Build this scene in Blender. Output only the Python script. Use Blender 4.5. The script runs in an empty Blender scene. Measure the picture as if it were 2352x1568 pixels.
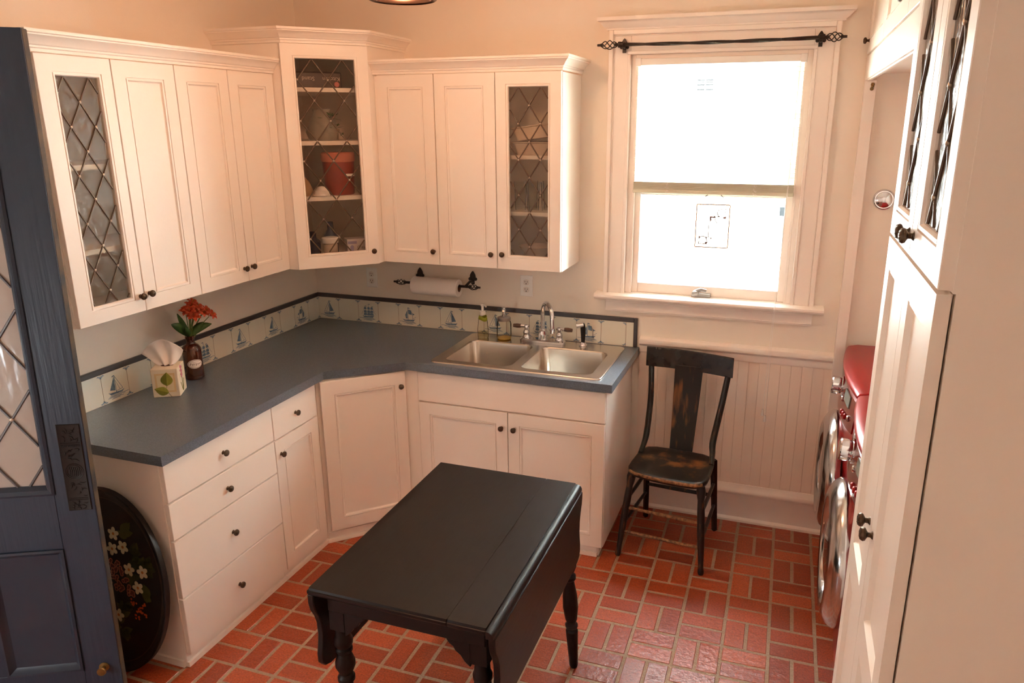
import bpy, bmesh, math, random
from math import sin, cos, pi, radians, atan2, sqrt
from mathutils import Vector, Matrix
random.seed(7)
S = bpy.context.scene
COL = S.collection
# ------------------------------------------------------------------ camera
F_PX, PX, PY = 1701.94, 51.19, -18.78
cam_d = bpy.data.cameras.new('camera'); cam = bpy.data.objects.new('camera', cam_d); COL.objects.link(cam)
R_ = Vector((0.94557133, 0.32540778, -0.00215558)); U_ = Vector((-0.08682287, 0.25866318, 0.96205777)); N_ = Vector((0.31361865, -0.90950709, 0.27283732))
m = Matrix((R_, U_, N_)).transposed().to_4x4(); m.translation = Vector((2.68443, -3.73817, 2.05785))
cam.matrix_world = m
cam_d.sensor_fit = 'HORIZONTAL'; cam_d.sensor_width = 36.0; cam_d.lens = 36.0 * F_PX / 2352
cam_d.shift_x = -PX / 2352; cam_d.shift_y = PY / 2352
cam_d.clip_start = 0.05
S.camera = cam
S.cycles.sample_clamp_indirect = 0.0   # daylight reflected by the house outside must reach the room in full
S.cycles.max_bounces = 14; S.cycles.diffuse_bounces = 8; S.cycles.transparent_max_bounces = 16
# ------------------------------------------------------------------ world, sun, lights, exposure
S.view_settings.view_transform = 'Standard'; S.view_settings.look = 'None'
S.view_settings.exposure = 0.0; S.view_settings.gamma = 1.0; S.view_settings.use_curve_mapping = False
W = bpy.data.worlds.new('world'); S.world = W; W.use_nodes = True
bg = W.node_tree.nodes['Background']; bg.inputs[0].default_value = (0.84, 0.97, 1.03, 1); bg.inputs[1].default_value = 36.0
def light(name, kind, loc, energy, color, size=0.2, target=None, size_y=None):
    d = bpy.data.lights.new(name, kind); d.energy = energy; d.color = color
    o = bpy.data.objects.new(name, d); COL.objects.link(o); o.location = loc
    if kind == 'AREA':
        d.size = size
        if size_y: d.shape = 'RECTANGLE'; d.size_y = size_y
    elif kind in ('POINT', 'SPOT'): d.shadow_soft_size = size
    if target: o.rotation_euler = (Vector(target) - Vector(loc)).to_track_quat('-Z', 'Y').to_euler()
    return o
sun = light('sun', 'SUN', (0, -3, 8), 31.0, (0.98, 0.98, 1.0), target=(0.6, 0, 5.0)); sun.data.angle = radians(1.5)
portal = light('window_portal', 'AREA', (2.305, 0.16, 1.785), 1.0, (1, 1, 1), 0.84, (2.305, -3, 1.785), 1.2); portal.data.cycles.is_portal = True
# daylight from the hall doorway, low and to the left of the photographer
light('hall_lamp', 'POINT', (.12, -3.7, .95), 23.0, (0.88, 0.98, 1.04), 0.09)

# ------------------------------------------------------------------ helpers
def lin(c):
    return tuple((x / 12.92 if x <= .04045 else ((x + .055) / 1.055) ** 2.4) for x in [v / 255 for v in c]) + (1,)
ORG = {}
class MB:
    def __init__(s, M=None): s.v = []; s.f = []; s.mi = []; s.M = M or Matrix()
    def add(s, pts, faces, mi=0):
        b = len(s.v); s.v += [s.M @ Vector(p) for p in pts]
        for f in faces: s.f.append([b + i for i in f]); s.mi.append(mi)
        return s
    def box(s, x0, x1, y0, y1, z0, z1, mi=0):
        p = [(x, y, z) for z in (z0, z1) for y in (y0, y1) for x in (x0, x1)]
        return s.add(p, [(0, 2, 3, 1), (4, 5, 7, 6), (0, 1, 5, 4), (2, 6, 7, 3), (0, 4, 6, 2), (1, 3, 7, 5)], mi)
    def prism(s, poly, h0, h1, axis='z', mi=0):
        g = {'z': lambda a, b, h: (a, b, h), 'y': lambda a, b, h: (a, h, b), 'x': lambda a, b, h: (h, a, b)}[axis]
        n = len(poly)
        p = [g(a, b, h0) for a, b in poly] + [g(a, b, h1) for a, b in poly]
        return s.add(p, [tuple(range(n))[::-1], tuple(range(n, 2 * n))] + [(i, (i + 1) % n, n + (i + 1) % n, n + i) for i in range(n)], mi)
    def loft(s, loops, mi=0, cap0=True, cap1=True, closed=True):
        n = len(loops[0]); p = [q for L in loops for q in L]; f = []
        for k in range(len(loops) - 1):
            for i in range(n if closed else n - 1):
                j = (i + 1) % n; f.append((k * n + i, k * n + j, (k + 1) * n + j, (k + 1) * n + i))
        if cap0: f.append(tuple(range(n))[::-1])
        if cap1: f.append(tuple(range((len(loops) - 1) * n, len(loops) * n)))
        return s.add(p, f, mi)
    def tube(s, path, r, n=8, mi=0, caps=True, flat=1.0, ref=None):
        P = [Vector(p) for p in path]; loops = []
        t0 = (P[1] - P[0]).normalized(); up = Vector(ref) if ref else (Vector((0, 0, 1)) if abs(t0.z) < .9 else Vector((1, 0, 0)))
        for i, p in enumerate(P):
            t = ((P[min(i + 1, len(P) - 1)] - P[max(i - 1, 0)])).normalized()
            a = up - t * up.dot(t)
            if a.length < 1e-4: a = t.orthogonal()
            a.normalize(); b = t.cross(a); up = a if not ref else up
            rr = r[i] if isinstance(r, (list, tuple)) else r
            loops.append([p + a * (cos(2 * pi * k / n) * rr) + b * (sin(2 * pi * k / n) * rr * flat) for k in range(n)])
        return s.loft(loops, mi, caps, caps)
    def lathe(s, prof, c=(0, 0, 0), axis=(0, 0, 1), n=20, mi=0, caps=True):
        ax = Vector(axis).normalized(); a = ax.orthogonal().normalized(); b = ax.cross(a); c = Vector(c)
        return s.loft([[c + ax * h + (a * cos(2 * pi * k / n) + b * sin(2 * pi * k / n)) * max(r, 1e-5) for k in range(n)] for r, h in prof], mi, caps, caps)
    def rects(s, L, fill_last=True, fill_first=True, mi=0):
        loops = [[(x0, y, z0), (x1, y, z0), (x1, y, z1), (x0, y, z1)] for (x0, x1, z0, z1, y) in L]
        return s.loft(loops, mi, fill_first, fill_last)
    def sweep(s, path, prof, side=1, mi=0):
        n = len(path); P = [Vector((p[0], p[1], 0)) for p in path]; loops = []
        nr = [Vector((d.y, -d.x, 0)) * side for d in [(P[i + 1] - P[i]).normalized() for i in range(n - 1)]]
        for i, p in enumerate(P):
            a = nr[max(i - 1, 0)]; b = nr[min(i, n - 2)]; mt = (a + b) / (1 + a.dot(b))
            loops.append([(p.x + mt.x * o, p.y + mt.y * o, z) for o, z in prof])
        return s.loft(loops, mi)
    def build(s, name, mats, parent=None, smooth=True, bevel=0.0, seg=2, ang=35, solidify=0, subsurf=0, recalc=True, loc=None):
        if not isinstance(mats, (list, tuple)): mats = [mats]
        me = bpy.data.meshes.new(name)
        if parent is not None: off = Vector(ORG[parent])
        elif loc is not None: off = Vector(loc)
        else:
            xs = [v.x for v in s.v]; ys = [v.y for v in s.v]; off = Vector(((min(xs) + max(xs)) / 2, (min(ys) + max(ys)) / 2, min(v.z for v in s.v)))
        me.from_pydata([tuple(v - off) for v in s.v], [], s.f)
        for m_ in mats: me.materials.append(m_)
        me.polygons.foreach_set('material_index', s.mi)
        if recalc:
            bm = bmesh.new(); bm.from_mesh(me); bmesh.ops.recalc_face_normals(bm, faces=bm.faces); bm.to_mesh(me); bm.free()
        if smooth:
            me.shade_smooth(); me.set_sharp_from_angle(angle=radians(ang))
        o = bpy.data.objects.new(name, me); COL.objects.link(o)
        if parent is not None: o.parent = parent; ORG[o] = ORG[parent]
        else: o.location = off; ORG[o] = tuple(off)
        if bevel:
            b = o.modifiers.new('bevel', 'BEVEL'); b.width = bevel; b.segments = seg; b.limit_method = 'ANGLE'; b.angle_limit = radians(40); b.harden_normals = False
        if solidify:
            b = o.modifiers.new('solid', 'SOLIDIFY'); b.thickness = solidify; b.offset = 0
        if subsurf:
            b = o.modifiers.new('sub', 'SUBSURF'); b.levels = subsurf; b.render_levels = subsurf
        return o
def tag(o, label=None, cat=None, group=None, kind=None):
    if label: o['label'] = label
    if cat: o['category'] = cat
    if group: o['group'] = group
    if kind: o['kind'] = kind
    return o
def thing(name, loc, label, cat, group=None, kind=None):
    o = bpy.data.objects.new(name, None); o.empty_display_size = .05; COL.objects.link(o); o.location = loc; ORG[o] = tuple(loc)
    return tag(o, label, cat, group, kind)
def frame(x, y, z, deg): return Matrix.Translation((x, y, z)) @ Matrix.Rotation(radians(deg), 4, 'Z')
def rrect(x0, x1, y0, y1, r, z, n=5):
    L = []
    for cx, cy, a0 in ((x1 - r, y1 - r, 0), (x0 + r, y1 - r, 90), (x0 + r, y0 + r, 180), (x1 - r, y0 + r, 270)):
        for k in range(n + 1):
            a = radians(a0 + 90 * k / n); L.append((cx + r * cos(a), cy + r * sin(a), z))
    return L
def text_mesh(body, size, extrude=0.0003, align='CENTER'):
    c = bpy.data.curves.new('txt', 'FONT'); c.body = body; c.size = size; c.extrude = extrude; c.align_x = align; c.align_y = 'CENTER'; c.resolution_u = 3
    o = bpy.data.objects.new('txt', c); COL.objects.link(o)
    dg = bpy.context.evaluated_depsgraph_get(); me = bpy.data.meshes.new_from_object(o.evaluated_get(dg))
    bpy.data.objects.remove(o); bpy.data.curves.remove(c)
    v = [tuple(q.co) for q in me.vertices]; f = [tuple(p.vertices) for p in me.polygons]; bpy.data.meshes.remove(me)
    return v, f

# ------------------------------------------------------------------ materials
def mat(name, col, rough=.5, metal=0.0, spec=.5, bump=None, var=None, coat=0.0, **kw):
    m = bpy.data.materials.new(name); m.use_nodes = True; nt = m.node_tree; N = nt.nodes; L = nt.links
    p = N['Principled BSDF']; c = lin(col) if max(col) > 1.0 else tuple(col) + (1,)
    p.inputs['Base Color'].default_value = c; p.inputs['Roughness'].default_value = rough; p.inputs['Metallic'].default_value = metal
    p.inputs['Specular IOR Level'].default_value = spec; p.inputs['Coat Weight'].default_value = coat
    for k, v in kw.items(): p.inputs[k.replace('_', ' ')].default_value = v
    tc = N.new('ShaderNodeTexCoord')
    if var:   # (scale, amount, second colour)
        n = N.new('ShaderNodeTexNoise'); n.inputs['Scale'].default_value = var[0]; n.inputs['Detail'].default_value = 4
        L.new(tc.outputs['Object'], n.inputs['Vector'])
        r = N.new('ShaderNodeValToRGB'); r.color_ramp.elements[0].position = .5 - var[1]; r.color_ramp.elements[1].position = .5 + var[1]
        r.color_ramp.elements[0].color = c; r.color_ramp.elements[1].color = lin(var[2])
        L.new(n.outputs['Fac'], r.inputs[0]); L.new(r.outputs[0], p.inputs['Base Color'])
    if bump:  # (scale, strength, stretch)
        n = N.new('ShaderNodeTexNoise'); n.inputs['Scale'].default_value = bump[0]; n.inputs['Detail'].default_value = 3
        mp = N.new('ShaderNodeMapping'); mp.inputs['Scale'].default_value = bump[2] if len(bump) > 2 else (1, 1, 1)
        L.new(tc.outputs['Object'], mp.inputs[0]); L.new(mp.outputs[0], n.inputs['Vector'])
        b = N.new('ShaderNodeBump'); b.inputs['Strength'].default_value = bump[1]; b.inputs['Distance'].default_value = .004
        L.new(n.outputs['Fac'], b.inputs['Height']); L.new(b.outputs[0], p.inputs['Normal'])
    return m
def glass(name, tint, refl_rough, factor, bump=None, stretch=(1, 1, 1), diffuse=None):
    """thin glass pane: tinted see-through, fresnel-like gloss, optional pressed texture and haze"""
    m = bpy.data.materials.new(name); m.use_nodes = True; nt = m.node_tree; N = nt.nodes; L = nt.links
    N.remove(N['Principled BSDF']); out = N['Material Output']
    t = N.new('ShaderNodeBsdfTransparent'); t.inputs[0].default_value = tuple(tint) + (1,)
    g = N.new('ShaderNodeBsdfAnisotropic') if False else N.new('ShaderNodeBsdfGlossy'); g.inputs['Roughness'].default_value = refl_rough
    mx = N.new('ShaderNodeMixShader'); lw = N.new('ShaderNodeLayerWeight'); lw.inputs['Blend'].default_value = factor
    if bump:
        tc = N.new('ShaderNodeTexCoord'); mp = N.new('ShaderNodeMapping'); mp.inputs['Scale'].default_value = stretch
        n = N.new('ShaderNodeTexNoise'); n.inputs['Scale'].default_value = bump[0]; n.inputs['Detail'].default_value = 2
        b = N.new('ShaderNodeBump'); b.inputs['Strength'].default_value = bump[1]; b.inputs['Distance'].default_value = .01
        L.new(tc.outputs['Object'], mp.inputs[0]); L.new(mp.outputs[0], n.inputs['Vector']); L.new(n.outputs['Fac'], b.inputs['Height'])
        L.new(b.outputs[0], g.inputs['Normal'])
    L.new(lw.outputs['Fresnel'], mx.inputs[0]); 
    base = t
    if diffuse:
        d = N.new('ShaderNodeBsdfTranslucent'); d.inputs[0].default_value = tuple(diffuse[0]) + (1,)
        d2 = N.new('ShaderNodeBsdfDiffuse'); d2.inputs[0].default_value = tuple(diffuse[0]) + (1,)
        md = N.new('ShaderNodeMixShader'); md.inputs[0].default_value = .5; L.new(d.outputs[0], md.inputs[1]); L.new(d2.outputs[0], md.inputs[2])
        m2 = N.new('ShaderNodeMixShader'); m2.inputs[0].default_value = diffuse[1]; L.new(t.outputs[0], m2.inputs[1]); L.new(md.outputs[0], m2.inputs[2]); base = m2
    L.new(base.outputs[0], mx.inputs[1]); L.new(g.outputs[0], mx.inputs[2]); L.new(mx.outputs[0], out.inputs[0])
    return m
M = {}
M['wall'] = mat('wall_paint', (240, 228, 214), .75, spec=.25, bump=(220, .12))
M['ceil'] = mat('ceiling_paint', (238, 226, 210), .85, spec=.2, bump=(150, .1))
M['cab'] = mat('cabinet_paint', (243, 232, 221), .42, spec=.4, bump=(90, .05))
M['trim'] = mat('trim_paint', (244, 232, 222), .4, spec=.4, bump=(60, .05))
M['bead'] = mat('beadboard_paint', (240, 222, 208), .5, spec=.35, bump=(60, .06))
M['white'] = mat('white_plastic', (240, 236, 230), .35)
M['paper'] = mat('paper_white', (244, 236, 230), .9, spec=.1, bump=(120, .15))
M['bronze'] = mat('antique_bronze', (92, 76, 62), .35, metal=.85, bump=(240, .35))
M['iron'] = mat('black_iron', (58, 50, 44), .45, metal=.4, bump=(130, .2))
M['chrome'] = mat('chrome', (225, 225, 228), .08, metal=1.0)
M['satin'] = mat('satin_chrome', (205, 205, 206), .16, metal=1.0)
M['steel'] = mat('brushed_steel', (205, 196, 186), .25, metal=1.0, bump=(60, .015, (1, 14, 14)))
M['nickel'] = mat('window_lock_metal', (165, 160, 155), .35, metal=.8)
M['lead'] = mat('lead_came', (98, 80, 64), .5, metal=.3, bump=(200, .2))
M['solder'] = mat('solder_joint', (176, 160, 142), .35, metal=.7)
M['table'] = mat('dark_painted_wood', (22, 17, 16), .42, spec=.3, bump=(30, .12, (1.5, .25, 1.5)), var=(12, .4, (32, 25, 24)))
M['doorblue'] = mat('dark_blue_door_paint', (47, 59, 77), .42, spec=.45, bump=(38, .30, (2.2, 2.2, .10)))
M['doorblue2'] = mat('dark_blue_door_moulding', (46, 57, 73), .38, spec=.5, bump=(50, .15))
M['worn'] = mat('worn_door_edge', (92, 74, 52), .6, var=(14, .15, (46, 44, 46)))
M['black'] = mat('black_plastic', (28, 27, 27), .4)
M['dark'] = mat('dark_void', (14, 12, 11), .8)
M['brass'] = mat('aged_brass', (142, 116, 70), .35, metal=.9)
M['red'] = mat('metallic_red_enamel', (150, 6, 9), .30, metal=.25, spec=.35, coat=.22)
M['redd'] = mat('dark_red_panel', (120, 8, 10), .22, metal=.3, coat=.5)
M['lcd'] = mat('display_screen', (120, 128, 120), .2)
M['darkglass'] = mat('dark_washer_glass', (22, 20, 20), .06, coat=1.0)
M['tileline'] = mat('tile_joint', (150, 118, 92), .8)
M['blue1'] = mat('delft_blue', (62, 92, 122), .3, var=(70, .25, (120, 146, 166)))
M['tile'] = mat('tin_glazed_tile', (234, 228, 212), .16, var=(3.2, .35, (222, 218, 202)), bump=(14, .12))
M['tiletrim'] = mat('dark_tile_edging', (74, 70, 72), .35)
M['grip'] = mat('dark_wood_grip', (66, 42, 28), .35, var=(60, .3, (96, 62, 40)))
M['amber'] = mat('amber_glass', (96, 36, 8), .05, coat=1.0, Transmission_Weight=.55, IOR=1.45)
M['leaf'] = mat('leaf_green', (46, 74, 24), .5, var=(50, .3, (70, 100, 36)))
M['flower'] = mat('orange_petal', (208, 74, 40), .5, var=(45, .3, (226, 92, 48)))
M['stem'] = mat('stem_green', (96, 112, 52), .5)
M['soapgreen'] = mat('label_green', (150, 160, 40), .5)
M['clear'] = glass('clear_plastic', (.96, .96, .93), .06, .11)
M['pane'] = glass('window_pane', (.97, .985, .98), .02, .12)
M['seedy'] = glass('textured_cabinet_glass', (.95, .93, .89), .16, .20, (70, .8), (1, 1, .35), ((.62, .54, .44), .13))
M['seedy2'] = glass('pebbled_cabinet_glass', (.97, .95, .92), .16, .13, (120, .8), (1, 1, 1), ((.55, .50, .44), .05))
M['obscure'] = glass('obscure_door_glass', (.62, .52, .46), .20, .38, (22, .5), (1, 1, .3), ((.93, .86, .80), .74))
M['frost'] = glass('lamp_glass', (.95, .9, .82), .15, .2)
M['art'] = mat('amber_art_glass', (120, 70, 48), .3)
M['artclear'] = glass('clear_art_glass', (.97, .96, .94), .05, .1)
def slat_mat():
    m = bpy.data.materials.new('translucent_slat'); m.use_nodes = True; N = m.node_tree.nodes; L = m.node_tree.links
    N.remove(N['Principled BSDF']); a = N.new('ShaderNodeBsdfTranslucent'); b = N.new('ShaderNodeBsdfDiffuse'); x = N.new('ShaderNodeMixShader'); x.inputs[0].default_value = .3
    a.inputs[0].default_value = (.97, .95, .88, 1); b.inputs[0].default_value = (.85, .83, .76, 1)
    L.new(a.outputs[0], x.inputs[1]); L.new(b.outputs[0], x.inputs[2]); L.new(x.outputs[0], N['Material Output'].inputs[0]); return m
M['slat'] = slat_mat()
M['stack'] = mat('stacked_slats', (214, 210, 188), .5)
def counter_mat():
    m = mat('speckled_blue_grey_laminate', (70, 76, 86), .33, spec=.8, coat=.35, Coat_Roughness=.2); N = m.node_tree.nodes; L = m.node_tree.links; p = N['Principled BSDF']
    tc = N.new('ShaderNodeTexCoord'); v = N.new('ShaderNodeTexVoronoi'); v.inputs['Scale'].default_value = 420
    r = N.new('ShaderNodeValToRGB'); r.color_ramp.elements[0].color = lin((76, 86, 98)); r.color_ramp.elements[1].color = lin((104, 116, 130)); r.color_ramp.elements[0].position = .15; r.color_ramp.elements[1].position = .9
    L.new(tc.outputs['Object'], v.inputs['Vector']); L.new(v.outputs['Color'], r.inputs[0]); L.new(r.outputs[0], p.inputs['Base Color']); return m
M['counter'] = counter_mat()
def brick_mat():
    m = mat('brick_paver', (150, 62, 36), .34, spec=.6); N = m.node_tree.nodes; L = m.node_tree.links; p = N['Principled BSDF']
    g = N.new('ShaderNodeNewGeometry'); r = N.new('ShaderNodeValToRGB')
    e = r.color_ramp.elements; e[0].color = lin((142, 56, 26)); e[1].color = lin((180, 84, 46)); x = e.new(.5); x.color = lin((162, 68, 34))
    L.new(g.outputs['Random Per Island'], r.inputs[0])
    tc = N.new('ShaderNodeTexCoord'); n = N.new('ShaderNodeTexNoise'); n.inputs['Scale'].default_value = 150; n.inputs['Detail'].default_value = 3
    L.new(tc.outputs['Object'], n.inputs['Vector'])
    r2 = N.new('ShaderNodeValToRGB'); r2.color_ramp.elements[0].color = (.55, .5, .48, 1); r2.color_ramp.elements[1].color = (1.35, 1.35, 1.4, 1); r2.color_ramp.elements[0].position = .3; r2.color_ramp.elements[1].position = .7
    L.new(n.outputs['Fac'], r2.inputs[0])
    mx = N.new('ShaderNodeMix'); mx.data_type = 'RGBA'; mx.blend_type = 'MULTIPLY'; mx.inputs['Factor'].default_value = .8
    L.new(r.outputs[0], mx.inputs['A']); L.new(r2.outputs[0], mx.inputs['B']); L.new(mx.outputs['Result'], p.inputs['Base Color'])
    n2 = N.new('ShaderNodeTexNoise'); n2.inputs['Scale'].default_value = 48; n2.inputs['Detail'].default_value = 4; L.new(tc.outputs['Object'], n2.inputs['Vector'])
    b = N.new('ShaderNodeBump'); b.inputs['Strength'].default_value = .6; b.inputs['Distance'].default_value = .004; L.new(n2.outputs['Fac'], b.inputs['Height']); L.new(b.outputs[0], p.inputs['Normal'])
    return m
M['brick'] = brick_mat()
M['grout'] = mat('sandy_grout', (178, 152, 128), .7, bump=(160, .5), var=(120, .25, (150, 124, 102)))
def worn_mat(name, center, ext, amount, axis_stretch, lo=(30, 27, 26), hi=(134, 84, 44)):
    """black paint rubbed through to brown wood around a spot that belongs to the chair"""
    m = mat(name, lo, .38, spec=.5); N = m.node_tree.nodes; L = m.node_tree.links; p = N['Principled BSDF']
    tc = N.new('ShaderNodeTexCoord'); mp = N.new('ShaderNodeMapping'); mp.inputs['Scale'].default_value = axis_stretch
    n = N.new('ShaderNodeTexNoise'); n.inputs['Scale'].default_value = 16; n.inputs['Detail'].default_value = 5
    L.new(tc.outputs['Object'], mp.inputs[0]); L.new(mp.outputs[0], n.inputs['Vector'])
    m2 = N.new('ShaderNodeMapping'); m2.vector_type = 'TEXTURE'; m2.inputs['Location'].default_value = center; m2.inputs['Scale'].default_value = ext
    gr = N.new('ShaderNodeTexGradient'); gr.gradient_type = 'SPHERICAL'; L.new(tc.outputs['Object'], m2.inputs[0]); L.new(m2.outputs[0], gr.inputs[0])
    a = N.new('ShaderNodeMath'); a.operation = 'MULTIPLY'; a.inputs[1].default_value = amount; L.new(gr.outputs['Fac'], a.inputs[0])
    b = N.new('ShaderNodeMath'); b.operation = 'ADD'; L.new(a.outputs[0], b.inputs[0]); L.new(n.outputs['Fac'], b.inputs[1])
    r = N.new('ShaderNodeValToRGB'); r.color_ramp.elements[0].position = .62; r.color_ramp.elements[1].position = .86
    r.color_ramp.elements[0].color = lin(lo); r.color_ramp.elements[1].color = lin(hi)
    L.new(b.outputs[0], r.inputs[0]); L.new(r.outputs[0], p.inputs['Base Color']); return m
M['chairblk'] = mat('black_chair_paint', (34, 30, 29), .27, spec=.55, var=(26, .22, (44, 36, 31)))
M['chairleg'] = worn_mat('rubbed_black_leg', (0, 0, 0), (9, 9, 9), .04, (3, 3, .6))
M['chairrub'] = mat('rubbed_edge_wood', (176, 128, 84), .5, var=(60, .2, (60, 42, 30)))

# ------------------------------------------------------------------ room shell
XR, YF, ZC = 3.72, -4.75, 2.74
WX0, WX1, WZ0, WZ1 = 1.895, 2.718, 1.19, 2.372
b = MB(); b.box(-.12, WX0, 0, .15, 0, ZC); b.box(WX1, XR + .12, 0, .15, 0, ZC); b.box(WX0, WX1, 0, .15, 0, WZ0); b.box(WX0, WX1, 0, .15, WZ1, ZC)
tag(b.build('wall_back', M['wall'], smooth=False), 'cream painted wall with the sash window', 'wall', kind='structure')
tag(MB().box(-.12, 0, YF, 0, 0, ZC).build('wall_left', M['wall'], smooth=False), 'cream wall behind the long run of wall cabinets', 'wall', kind='structure')
tag(MB().box(XR, XR + .12, YF, 0, 0, ZC).build('wall_right', M['wall'], smooth=False), 'cream wall behind the red laundry machines', 'wall', kind='structure')
tag(MB().box(-.12, XR + .12, YF - .12, YF, 0, ZC).build('wall_front', M['wall'], smooth=False), 'cream wall behind the photographer', 'wall', kind='structure')
tag(MB().box(-.12, XR + .12, YF - .12, .15, ZC, ZC + .1).build('ceiling', M['ceil'], smooth=False), 'pale plaster ceiling', 'ceiling', kind='structure')
# floor: brick pavers in a basket weave, module .181 m, turned a touch against the walls
b = MB(); b.box(-.12, XR + .12, YF - .12, .15, -.06, -.0018, 1)
FR, MOD, GX, GY = .0072, .181, 2.5653, -.5188
cr, sr = cos(FR), sin(FR); G = .0056
def fl(i, j): return (GX + i * MOD * cr + j * MOD * sr, GY - j * MOD * cr + i * MOD * sr)
def brick(x0, x1, y0, y1):
    def q(a, c, z): return (GX + a * cr - c * sr, GY + c * cr + a * sr, z)
    e = .003; L = [[q(x0, y0, -.02), q(x1, y0, -.02), q(x1, y1, -.02), q(x0, y1, -.02)], [q(x0, y0, -e), q(x1, y0, -e), q(x1, y1, -e), q(x0, y1, -e)], [q(x0 + e, y0 + e, 0), q(x1 - e, y0 + e, 0), q(x1 - e, y1 - e, 0), q(x0 + e, y1 - e, 0)]]
    b.loft(L, 0, False, True)
for i in range(-15, 7):
    for j in range(-3, 24):
        cx, cy = fl(i + .5, j + .5)
        if not (-.1 < cx < XR + .05 and YF < cy < .05): continue
        a0, c1 = i * MOD, -j * MOD; jit = lambda: random.uniform(-.001, .001)
        for k in (0, 1):
            if (i + j) % 2 == 0: brick(a0 + k * MOD / 2 + G + jit(), a0 + (k + 1) * MOD / 2 - G + jit(), c1 - MOD + G + jit(), c1 - G + jit())
            else: brick(a0 + G + jit(), a0 + MOD - G + jit(), c1 - (k + 1) * MOD / 2 + G + jit(), c1 - k * MOD / 2 - G + jit())
tag(b.build('floor', [M['brick'], M['grout']], smooth=False, loc=(0, 0, 0)), 'red brick floor in a basket weave', 'floor', kind='structure')

# wainscot, chair rail, baseboard and alcove board on the back wall
b = MB(); x = 1.99
while x < 2.94:
    b.box(x, x + .0462, -.012, 0, .2, .915); b.tube([(x + .0488, -.0108, .2), (x + .0488, -.0108, .915)], .0019, 6); x += .051
b.box(1.99, 2.94, -.0095, 0, .2, .915)
tag(b.build('trim_1', M['bead'], smooth=True), 'beaded board wainscot under the window', 'wainscot', kind='structure')
b = MB(); b.loft([[(xx, -y, z) for y, z in [(0, .895), (.016, .895), (.02, .905), (.02, .930), (.026, .936), (.036, .944), (.038, .958), (.034, .968), (.02, .972), (.012, .978), (0, .978)]] for xx in (1.99, 2.94)])
tag(b.build('trim_2', M['trim']), 'moulded chair rail above the wainscot', 'chair rail', kind='structure')
b = MB(); b.loft([[(xx, -y, z) for y, z in [(0, 0), (.034, 0), (.034, .012), (.028, .02), (.022, .024), (.022, .152), (.026, .158), (.030, .166), (.030, .176), (.026, .186), (.018, .196), (.016, .212), (0, .216)]] for xx in (1.96, XR)])
tag(b.build('baseboard_back', M['trim']), 'tall moulded baseboard below the wainscot', 'baseboard', kind='structure')
tag(MB().box(2.94, 2.988, -.045, 0, .217, 2.235).build('trim_3', M['trim'], bevel=.002), 'narrow upright board beside the laundry alcove', 'trim', kind='structure')

# ------------------------------------------------------------------ window
win = thing('window_1', (2.305, 0, 1.0), 'white double hung window above the wainscot', 'window', kind='structure')
b = MB()
for x0, x1, s_ in ((1.788, WX0, 1), (WX1, 2.825, -1)):
    b.box(x0, x1, -.02, 0, 1.20, 2.483)
    e0, e1 = (x0, x0 + .022) if s_ == 1 else (x1 - .022, x1)
    b.box(e0, e1, -.034, -.02, 1.20, 2.483)
    e0, e1 = (x0 + .022, x0 + .028) if s_ == 1 else (x1 - .028, x1 - .022); b.box(e0, e1, -.027, -.02, 1.2, 2.461)
    e0, e1 = (x1 - .016, x1) if s_ == 1 else (x0, x0 + .016); b.box(e0, e1, -.027, -.02, 1.2, WZ1)
b.box(WX0, WX1, -.02, 0, WZ1, 2.483); b.box(1.81, 2.803, -.034, -.02, 2.461, 2.483); b.box(1.816, 2.797, -.027, -.02, 2.455, 2.461); b.box(1.879, 2.734, -.027, -.02, WZ1, 2.388)
b.build('casing', M['trim'], win, bevel=.003)
b = MB(); b.sweep([(1.788, 0), (1.788, -.02), (2.825, -.02), (2.825, 0)], [(0, 2.483), (.012, 2.483), (.014, 2.490), (.022, 2.496), (.038, 2.512), (.044, 2.520), (.05, 2.522), (.05, 2.538), (0, 2.542)])
b.build('crown', M['trim'], win)
b = MB(); b.loft([[(xx, -y, z) for y, z in [(-.06, 1.176), (.06, 1.176), (.068, 1.180), (.072, 1.188), (.070, 1.198), (.062, 1.204), (-.06, 1.208)]] for xx in (1.748, 2.872)])
b.build('stool', M['trim'], win)
b = MB(); b.box(1.80, 2.825, -.02, 0, 1.106, 1.176); b.box(1.80, 2.825, -.026, -.02, 1.156, 1.176); b.box(1.80, 2.825, -.023, -.02, 1.112, 1.118)
b.build('apron', M['trim'], win, bevel=.004)
b = MB(); b.box(WX0, WX0 + .022, 0, .15, 1.19, WZ1); b.box(WX1 - .022, WX1, 0, .15, 1.19, WZ1); b.box(WX0 + .022, WX1 - .022, 0, .15, WZ1 - .02, WZ1); b.box(WX0 + .022, WX1 - .022, 0, .15, 1.19, 1.205)
for xx in (WX0 + .022, WX1 - .034): b.box(xx, xx + .012, .0, .02, 1.205, WZ1 - .02)
b.build('jamb', M['trim'], win, bevel=.001)
def sash(name, z0, z1, y, bot, top, st):
    x0, x1 = WX0 + .022, WX1 - .022; b = MB()
    b.box(x0, x0 + st, y, y + .035, z0, z1); b.box(x1 - st, x1, y, y + .035, z0, z1); b.box(x0 + st, x1 - st, y, y + .035, z0, z0 + bot); b.box(x0 + st, x1 - st, y, y + .035, z1 - top, z1)
    o = b.build(name, M['trim'], win, bevel=.004)
    MB().box(x0 + st, x1 - st, y + .015, y + .018, z0 + bot, z1 - top).build('pane', M['pane'], o, smooth=False); return o
sash('lower_sash', 1.206, 1.765, .022, .052, .056, .042); sash('upper_sash', 1.74, 2.35, .062, .042, .05, .042)
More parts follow.
